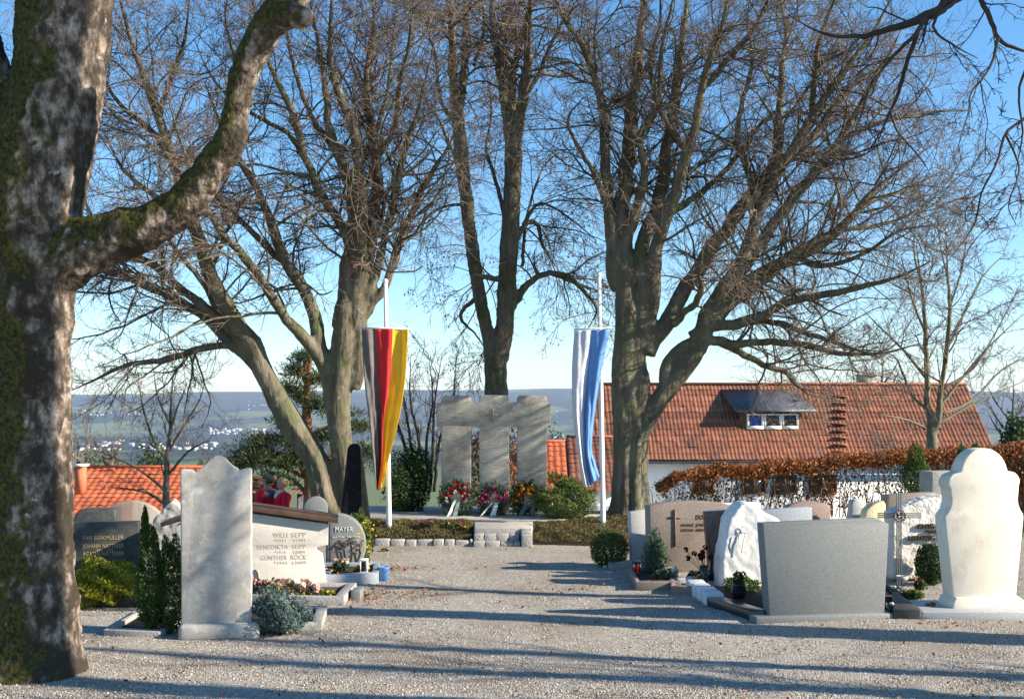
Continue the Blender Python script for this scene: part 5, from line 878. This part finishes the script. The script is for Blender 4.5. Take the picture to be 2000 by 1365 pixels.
# ------------------------------------------------------------------ grave plots and small things
def plot(label, quad, h, mat, soilmat='soil', w_=.08, cat="kerb"):
    """quad: ground corners (X, Y) front left, front right, back right, back left"""
    q = np.array(quad, float); c = q.mean(0); root = thing("grave_kerb", label, cat, (c[0], c[1], 0)); inn = c + (q - c) * (1 - w_ / (np.linalg.norm(q - c, axis=1)[:, None]) * 1.3)
    for i in range(4):
        j = (i + 1) % 4; MB().flat([q[i], q[j], inn[j], inn[i]], -.03, h + .0015 * (i % 2)).build("kerb_stone", mt[mat], root, bevel=.006)
    MB().flat([tuple(p) for p in inn], -.02, h - .03).build("soil", mt[soilmat], root); return root
g2 = lambda px, py, z=0: tuple(P(px, py, GY(py, z))[:2])
plot("light stone kerb framing the flower bed of the copper-roofed headstone", [(-2.33, 9.7), (-1.42, 9.62), (-1.42, 10.4), (-2.9, 10.42)], .07, 'concrete')
mk = thing("stone_block", "small grey sett standing at the corner of the light grave kerb", "block", P(682, 1182, 9.75)); MB().box(-1.395, -1.31, 9.85, 10.05, -.03, .085).build("block", mt['granite'], mk, bevel=.008)
plot("grey granite planter kerb with flowers before the rounded name stone", [(-1.74, 10.6), (-1.26, 10.75), (-1.34, 11.5), (-1.95, 11.5)], .11, 'bluegrey')
plot("low grey kerb around the blue juniper by the tall headstone", [(-2.35, 8.42), (-1.42, 8.5), (-1.5, 9.25), (-2.5, 9.3)], .06, 'concrete')
plot("flat grey kerb left of the tall headstone before the thuja", [(-2.98, 8.3), (-2.55, 8.24), (-2.52, 9.3), (-3.0, 9.3)], .045, 'concrete')
plot("dark kerb before the dark family headstone under the golden conifer", [(-3.5, 9.55), (-2.95, 9.6), (-3.0, 10.55), (-3.9, 10.55)], .08, 'dgranite')
plot("brown granite kerb of the bed under the small grey-green conifer", [g2(1242, 1152), g2(1330, 1152), (1.62, 11.45), (1.16, 11.45)], .075, 'bgranite')
plot("brown granite corner kerb with grave lantern beside the dark flowers", [g2(1311, 1160), g2(1362, 1163), (1.75, 10.75), (1.49, 10.75)], .075, 'pgranite')
ks = thing("grave_kerb", "stepped white marble and dark stone kerb left of the wide grey headstone", "kerb", (1.75, 9.6, 0))
for k in range(4): y0 = 9.6 + k * .2; MB().box(1.63 - .015 * k, 1.79 - .015 * k, y0, y0 + .193, -.03, .1 + .004 * (k % 2)).build("marble_block", mt['marble'], ks, bevel=.015)
MB().flat([(1.86, 8.93), (2.02, 8.93), (1.8, 9.57), (1.64, 9.57)], -.03, .075).build("dark_kerb", mt['black'], ks, bevel=.006)
MB().flat([(1.99, 9.16), (2.9, 9.16), (2.9, 10.4), (1.82, 10.4), (1.82, 9.62)], -.02, .04).build("soil", mt['soil'], ks)
plot("dark kerb round the small flower bed below the iron cross", [(2.92, 9.2), (3.35, 9.22), (3.45, 10.8), (3.02, 10.8)], .06, 'dgranite', w_=.05)
flower_plant("rose_cluster", "pale pink and cream roses before the copper-roofed headstone", P(592, 1170, 9.95), (.15, .1), ['rosep', 'whitep', 'rosep'], 10, 11, .045, h=.13)
flower_plant("heather", "row of faded pink heather along the foot of the copper-roofed stone", P(530, 1166, 10.2), (.28, .08), ['heatherp', 'rosep', 'heath'], 90, 12, .016, h=.13, leaf='heath', nl=800)
flower_plant("bed_flowers", "bronze and orange bedding plants right of the blue juniper", P(555, 1178, 9.85), (.2, .12), ['orangep', 'heath', 'yellowp', 'rosep'], 26, 13, .022, h=.1, nl=700)
flower_plant("bed_flowers", "low green bedding plants at the right end of the light kerb bed", P(635, 1176, 9.9), (.14, .16), ['yellowgreen', 'dgreen', 'heath'], 24, 14, .025, h=.07, nl=600)
flower_plant("chrysanthemum", "bright yellow round flower clump at the corner of the granite planter", P(706, 1124, 10.95), (.075, .06), ['yellowp'], 34, 15, .016, h=.08)
flower_plant("white_flowers", "cream flowers before the rounded name stone", P(665, 1115, 11.1), (.08, .05), ['whitep', 'rosep'], 12, 16, .022, h=.09)
flower_plant("red_bedding", "reddish bedding plants at the left end of the granite planter", P(648, 1128, 10.9), (.08, .06), ['orangep', 'darkrose', 'rosep'], 22, 17, .018, h=.06)
flower_plant("daffodil", "pair of yellow flowers at the gravel edge below the flag", P(752, 1072, 13.3) * (1, 1, 0), (.05, .03), ['yellowp'], 3, 18, .02, h=.03, nl=30)
fs = MB(); rng = np.random.default_rng(6)
q, d = blob_pts(rng, 26, P(715, 1045, 11.4), np.array([.1, .08, .22]))
for p in q: bloom(fs, p, .014, rng, 8)
fs.build("blossom", mt['yellowp'], fo)
flower_plant("white_heather", "white heather before the brown headstone with the bronze cross", P(1300, 1132, 10.75), (.11, .05), ['whitep', 'juniper'], 46, 19, .014, h=.07, leaf='juniper')
flower_plant("dry_bedding", "dry yellow bedding along the brown granite kerb", P(1275, 1141, 10.5), (.14, .04), ['orangep', 'yellowp', 'heath'], 16, 20, .012, h=.025, leaf='heath')
flower_plant("mixed_bedding", "reddish and white bedding behind the dark flower vase", P(1370, 1130, 11.0), (.14, .08), ['rosep', 'whitep', 'darkrose'], 18, 21, .02, h=.06)
flower_plant("silver_plant", "silvery white bedding plant below the iron cross", P(1755, 1163, 9.8), (.07, .06), ['whitep', 'bluejun'], 22, 22, .016, h=.06, leaf='bluejun')
flower_plant("moss_cushion", "bright green cushion plant left of the cream headstone's foot", P(1785, 1168, 9.7), (.08, .06), ['yellowgreen', 'juniper'], 40, 23, .016, h=.05, leaf='juniper')
flower_plant("red_primrose", "orange-red flowers between the dark box bush and the bowl", P(1797, 1150, 9.95), (.045, .04), ['orangep', 'redp', 'whitep'], 9, 24, .02, h=.07)
flower_plant("green_tuft", "small green tuft at the kerb left of the cream headstone", P(1818, 1190, 9.2), (.04, .04), ['yellowgreen'], 12, 25, .014, h=.04, leaf='juniper', nl=80)
flower_plant("pale_bedding", "pale grey-green plants growing at the grey headstone's right foot", P(1738, 1192, 9.2), (.04, .05), ['bluejun', 'whitep'], 16, 26, .014, h=.05, leaf='bluejun', nl=90)
# vase with dark roses
vb = P(1375, 1143, 10.6); va = thing("flower_vase", "dark slender vase of withered dark red roses by the blue-black stone", "vase", (vb[0], 10.6, 0)); va_h = .2
MB().lathe((vb[0], 10.6, 0), [(.03, 0), (.034, .02), (.03, .1), (.042, .2), (.036, .2), (.026, .1)], 14).build("vase", mt['black'], va, smooth=False)
fl, stq = MB(), MB(); rng = np.random.default_rng(12)
for k in range(11):
    p = np.array([vb[0] - .02 + .06 * rng.normal(), 10.6 + .035 * rng.normal(), rng.uniform(.24, .37)]); bloom(fl, p, .032, rng, 16); stq.tube([(vb[0], 10.6, .12), p], .003, 5)
fl.build("rose", mt['darkrose'], va); stq.build("stem", mt['dgreen'], va)
v2 = P(1443, 1178, 9.75); vv = thing("flower_vase", "squat black vase with a dark plant in front of the white marble", "vase", (v2[0], 9.75, .04)); MB().lathe((v2[0], 9.75, .04), [(.05, 0), (.066, .05), (.058, .11), (.064, .125), (.052, .12), (.05, .06)], 16).build("vase", mt['black'], vv)
fl = MB(); q, d = blob_pts(np.random.default_rng(2), 260, (v2[0], 9.75, .21), (.055, .05, .06)); fl.leaves(q, .03, np.random.default_rng(3)); fl.build("foliage", mt['dgreen'], vv)
def lantern(label, px, py, Yd, mat='redglass', frame='black'):
    p = P(px, py, Yd); r = thing("grave_lantern", label, "lantern", (p[0], Yd, p[2])); b0 = np.array([p[0], Yd, p[2]]); MB().box(p[0] - .035, p[0] + .035, Yd - .035, Yd + .035, p[2], p[2] + .012).build("base_plate", mt[frame], r, bevel=.004); MB().box(p[0] - .037, p[0] + .037, Yd - .037, Yd + .037, p[2] + .115, p[2] + .135).build("lid", mt[frame], r, bevel=.004)
    for a in (-1, 1):
        for c_ in (-1, 1): MB().box(p[0] + a * .031 - .004, p[0] + a * .031 + .004, Yd + c_ * .031 - .004, Yd + c_ * .031 + .004, p[2] + .012, p[2] + .115).build("corner_post", mt[frame], r)
    MB().lathe(b0 + (0, 0, .012), [(.018, 0), (.024, .02), (.024, .08), (.014, .1)], 12).build("candle_glass", mt[mat], r)
lantern("small grave lantern with red glass left of the small conifer", 1243, 1121, 11.1); lantern("grave lantern with dark red glass below the golden conifer", 185, 1180, 9.65); lantern("white-framed grave lantern beside the yellow flower clump", 711, 1118, 10.9, 'darkcloth', 'white')
# angel figurine, grave plaque and bucket
fg = P(1319, 1128, 10.9); an = thing("angel_figurine", "tiny white stone angel standing before the brown headstone", "figurine", (fg[0], 10.9, .045))
MB().lathe((fg[0], 10.9, .045), [(.028, 0), (.032, .01), (.02, .05), (.016, .07), (.008, .078), (.014, .088), (.015, .1), (.006, .112)], 12).build("body", mt['roughwhite'], an, smooth=False)
for s_ in (-1, 1): MB().flat([(fg[0] + s_ * .008, 10.915), (fg[0] + s_ * .035, 10.925), (fg[0] + s_ * .03, 10.935), (fg[0] + s_ * .008, 10.928)], .08, .125).build("wing", mt['roughwhite'], an)
pq = P(1340, 1140, 10.45); stone("plaque", "small grey slab standing among the plants beside the dark vase", [(1325, 1146), (1322, 1128), (1352, 1126), (1355, 1146)], 10.55, .04, 'lgrey', cat="plaque", bevel=.006)
bu = P(729, 1135, 10.95); bc = thing("bucket", "light blue plastic bucket at the planter's right corner", "bucket", (-1.235, 10.95, 0)); MB().lathe((-1.235, 10.95, 0), [(.045, 0), (.058, .13), (.062, .133), (.062, .142), (.054, .142), (.04, .02)], 16).build("bucket", mt['bluepl'], bc); MB().tube([(-1.295, 10.95, .13), (-1.28, 10.88, .1), (-1.235, 10.87, .085), (-1.19, 10.88, .1), (-1.175, 10.95, .13)], .003, 5, n=12).build("handle", mt['iron'], bc)

# ------------------------------------------------------------------ people on the lower slope behind the graves
def skinned(name, chain, edges, mat, parent, sub=2):
    me = bpy.data.meshes.new(name); v = [c[:3] for c in chain]; me.from_pydata(v, edges, []); o = bpy.data.objects.new(name, me); S.collection.objects.link(o); o.parent = parent
    m = o.modifiers.new("skin", 'SKIN'); m.use_smooth_shade = True
    if not me.skin_vertices:
        bpy.context.view_layer.objects.active = o; o.select_set(True); bpy.ops.mesh.customdata_skin_add() if not me.skin_vertices else None
    for i, c in enumerate(chain):
        sv_ = me.skin_vertices[0].data[i]; r = c[3]; sv_.radius = (r, r) if not isinstance(r, tuple) else r; sv_.use_root = (i == 0)
    s_ = o.modifiers.new("subdivision", 'SUBSURF'); s_.levels = sub; s_.render_levels = sub; me.materials.append(mt[mat]); return o
def person(label, loc, rot, jacket, trousers, hair, arms, sc=1.0, scarf=False, panel=None):
    root = thing("person", label, "person", loc); root.rotation_euler = (0, 0, rot); root.scale = (sc,) * 3
    ch = [(0, 0, .95, .12), (0, 0, 1.12, .115), (0, -.01, 1.3, .13), (0, 0, 1.42, .09), (0, 0, 1.5, .052), (0, -.012, 1.56, .062), (0, -.015, 1.63, .086), (0, -.005, 1.7, .084), (0, .005, 1.745, .055), (0, -.1, 1.615, .014)]
    ed = [(0, 1), (1, 2), (2, 3), (3, 4), (4, 5), (5, 6), (6, 7), (7, 8), (6, 9)]
    for s_ in (-1, 1):
        b = len(ch); ch += [(s_ * .09, 0, .9, .095), (s_ * .1, -.01, .5, .06), (s_ * .1, .02, .09, .042), (s_ * .1, -.13, .03, .035)]; ed += [(0, b), (b, b + 1), (b + 1, b + 2), (b + 2, b + 3)]
        ch += [(s_ * .085, 0, 1.64, .012), (s_ * .1, .01, 1.645, .014)]; e0 = len(ch) - 2; ed += [(6, e0), (e0, e0 + 1)]
    jk = [(0, 0, .92, .145), (0, 0, 1.12, .14), (0, -.01, 1.3, .155), (0, 0, 1.42, .11), (0, 0, 1.49, .07)]; je = [(0, 1), (1, 2), (2, 3), (3, 4)]
    ch = [(x, y * (.9 if z > 1.5 else 1), z if z < 1.49 else 1.475 + (z - 1.49) * .86, r if z < 1.49 else r * .9) for x, y, z, r in ch]
    for s_, (el, wr) in zip((-1, 1), arms):
        el, wr = np.array(el), np.array(wr); sh = np.array([s_ * .17, 0, 1.4]); d = unit(wr - el); b = len(ch); pm = wr + d * .07
        ch += [(*sh, .06), (*el, .045), (*wr, .03), (*pm, .034)]; ed += [(3, b), (b, b + 1), (b + 1, b + 2), (b + 2, b + 3)]
        side = unit(np.cross(d, [0, 0, 1.]) + 1e-3); nrm_ = np.cross(side, d)
        for k in range(4):
            f0 = pm + side * (k - 1.5) * .02 + d * .03; L = (.055, .07, .066, .05)[k]; i = len(ch); ch += [(*f0, .0105), (*(f0 + d * L * .5 - nrm_ * .006), .009), (*(f0 + d * L * .9 - nrm_ * .022), .007)]; ed += [(b + 3, i), (i, i + 1), (i + 1, i + 2)]
        i = len(ch); th = wr + d * .03 + side * -.035; ch += [(*th, .011), (*(th + d * .035 - side * .018), .009)]; ed += [(b + 2, i), (i, i + 1)]
        i = len(jk); jk += [(*sh, .078), (*el, .062), (*(wr - d * .02), .045)]; je += [(3, i), (i, i + 1), (i + 1, i + 2)]
    skinned("body", ch, ed, 'skin', root); skinned("jacket", jk, je, jacket, root)
    tr = [(0, 0, .96, .14)]; te = []
    for s_ in (-1, 1): i = len(tr); tr += [(s_ * .095, 0, .88, .112), (s_ * .1, -.01, .5, .08), (s_ * .1, .02, .1, .065)]; te += [(0, i), (i, i + 1), (i + 1, i + 2)]
    skinned("trousers", tr, te, trousers, root)
    for s_ in (-1, 1):
        skinned("shoe", [(s_ * .1, .05, .045, .05), (s_ * .1, -.05, .04, .05), (s_ * .1, -.17, .032, .035)], [(0, 1), (1, 2)], 'darkcloth', root)
        e = MB(); e.lathe((0, 0, 0), [(.002, -.009), (.008, -.005), (.01, 0), (.008, .005), (.002, .009)], 8); e.v[0] = e.v[0] + np.array([s_ * .03, -.088, 1.612]) + np.array(loc); e.build("eye", mt['eye'], root)
    skinned("mouth", [(-.02, -.08, 1.548, .006), (0, -.085, 1.546, .008), (.02, -.08, 1.548, .006)], [(0, 1), (1, 2)], 'rosep', root)
    hr = skinned("hair", [(0, .012, 1.675, .1), (0, .045, 1.61, .095), (0, .04, 1.55, .072), (.058, .01, 1.615, .05), (-.058, .01, 1.615, .05), (0, -.045, 1.69, .066)], [(0, 1), (1, 2), (0, 3), (0, 4), (0, 5)], hair, root)
    if scarf: skinned("scarf", [(-.07, -.02, 1.47, .04), (0, -.08, 1.45, .045), (.07, -.02, 1.47, .04), (0, -.12, 1.36, .04)], [(0, 1), (1, 2), (1, 3)], 'scarf', root)
    if panel: skinned("jacket_yoke", [(-.19, .0, 1.41, .085), (0, .01, 1.4, .125), (.19, .0, 1.41, .085), (0, .03, 1.3, .15)], [(0, 1), (1, 2), (1, 3)], panel, root)
    return root
yp_ = 18.6
pw = P(551, 0, yp_); person("blond woman in a bright red jacket with a pale scarf looking left", (pw[0], yp_, float(terrain_z(pw[0], yp_)) + .09), R_(-55), 'redcloth', 'darkcloth', 'blond', [((-.3, -.08, 1.15), (-.2, -.24, 1.1)), ((.3, -.08, 1.15), (.14, -.26, 1.12))], scarf=True)
pm_ = P(522, 0, yp_ + .1); person("dark-haired man in a red and slate jacket leaning in front of the shed", (pm_[0], yp_ + .1, float(terrain_z(pm_[0], yp_ + .1)) + .07), R_(-120), 'redcloth', 'darkcloth', 'brownhair', [((-.28, -.14, 1.24), (-.2, -.36, 1.36)), ((.27, .04, 1.14), (.24, -.12, .95))], sc=1.04, panel='greycloth')

# ------------------------------------------------------------------ air

mh = bpy.data.materials.new("valley_air"); mh.use_nodes = True; t = mh.node_tree; t.nodes.remove(t.nodes["Principled BSDF"]); pv = t.nodes.new("ShaderNodeVolumePrincipled"); pv.inputs["Color"].default_value = (.62, .76, 1, 1); pv.inputs["Density"].default_value = 5e-5; pv.inputs["Anisotropy"].default_value = .1
t.links.new(pv.outputs[0], t.nodes["Material Output"].inputs["Volume"])
hz = MB().box(-9400, 9400, -60, 13900, -220, 300).build("haze", [mh]); tag(hz, "pale blue air between the graveyard and the far hills", "haze", kind="stuff")
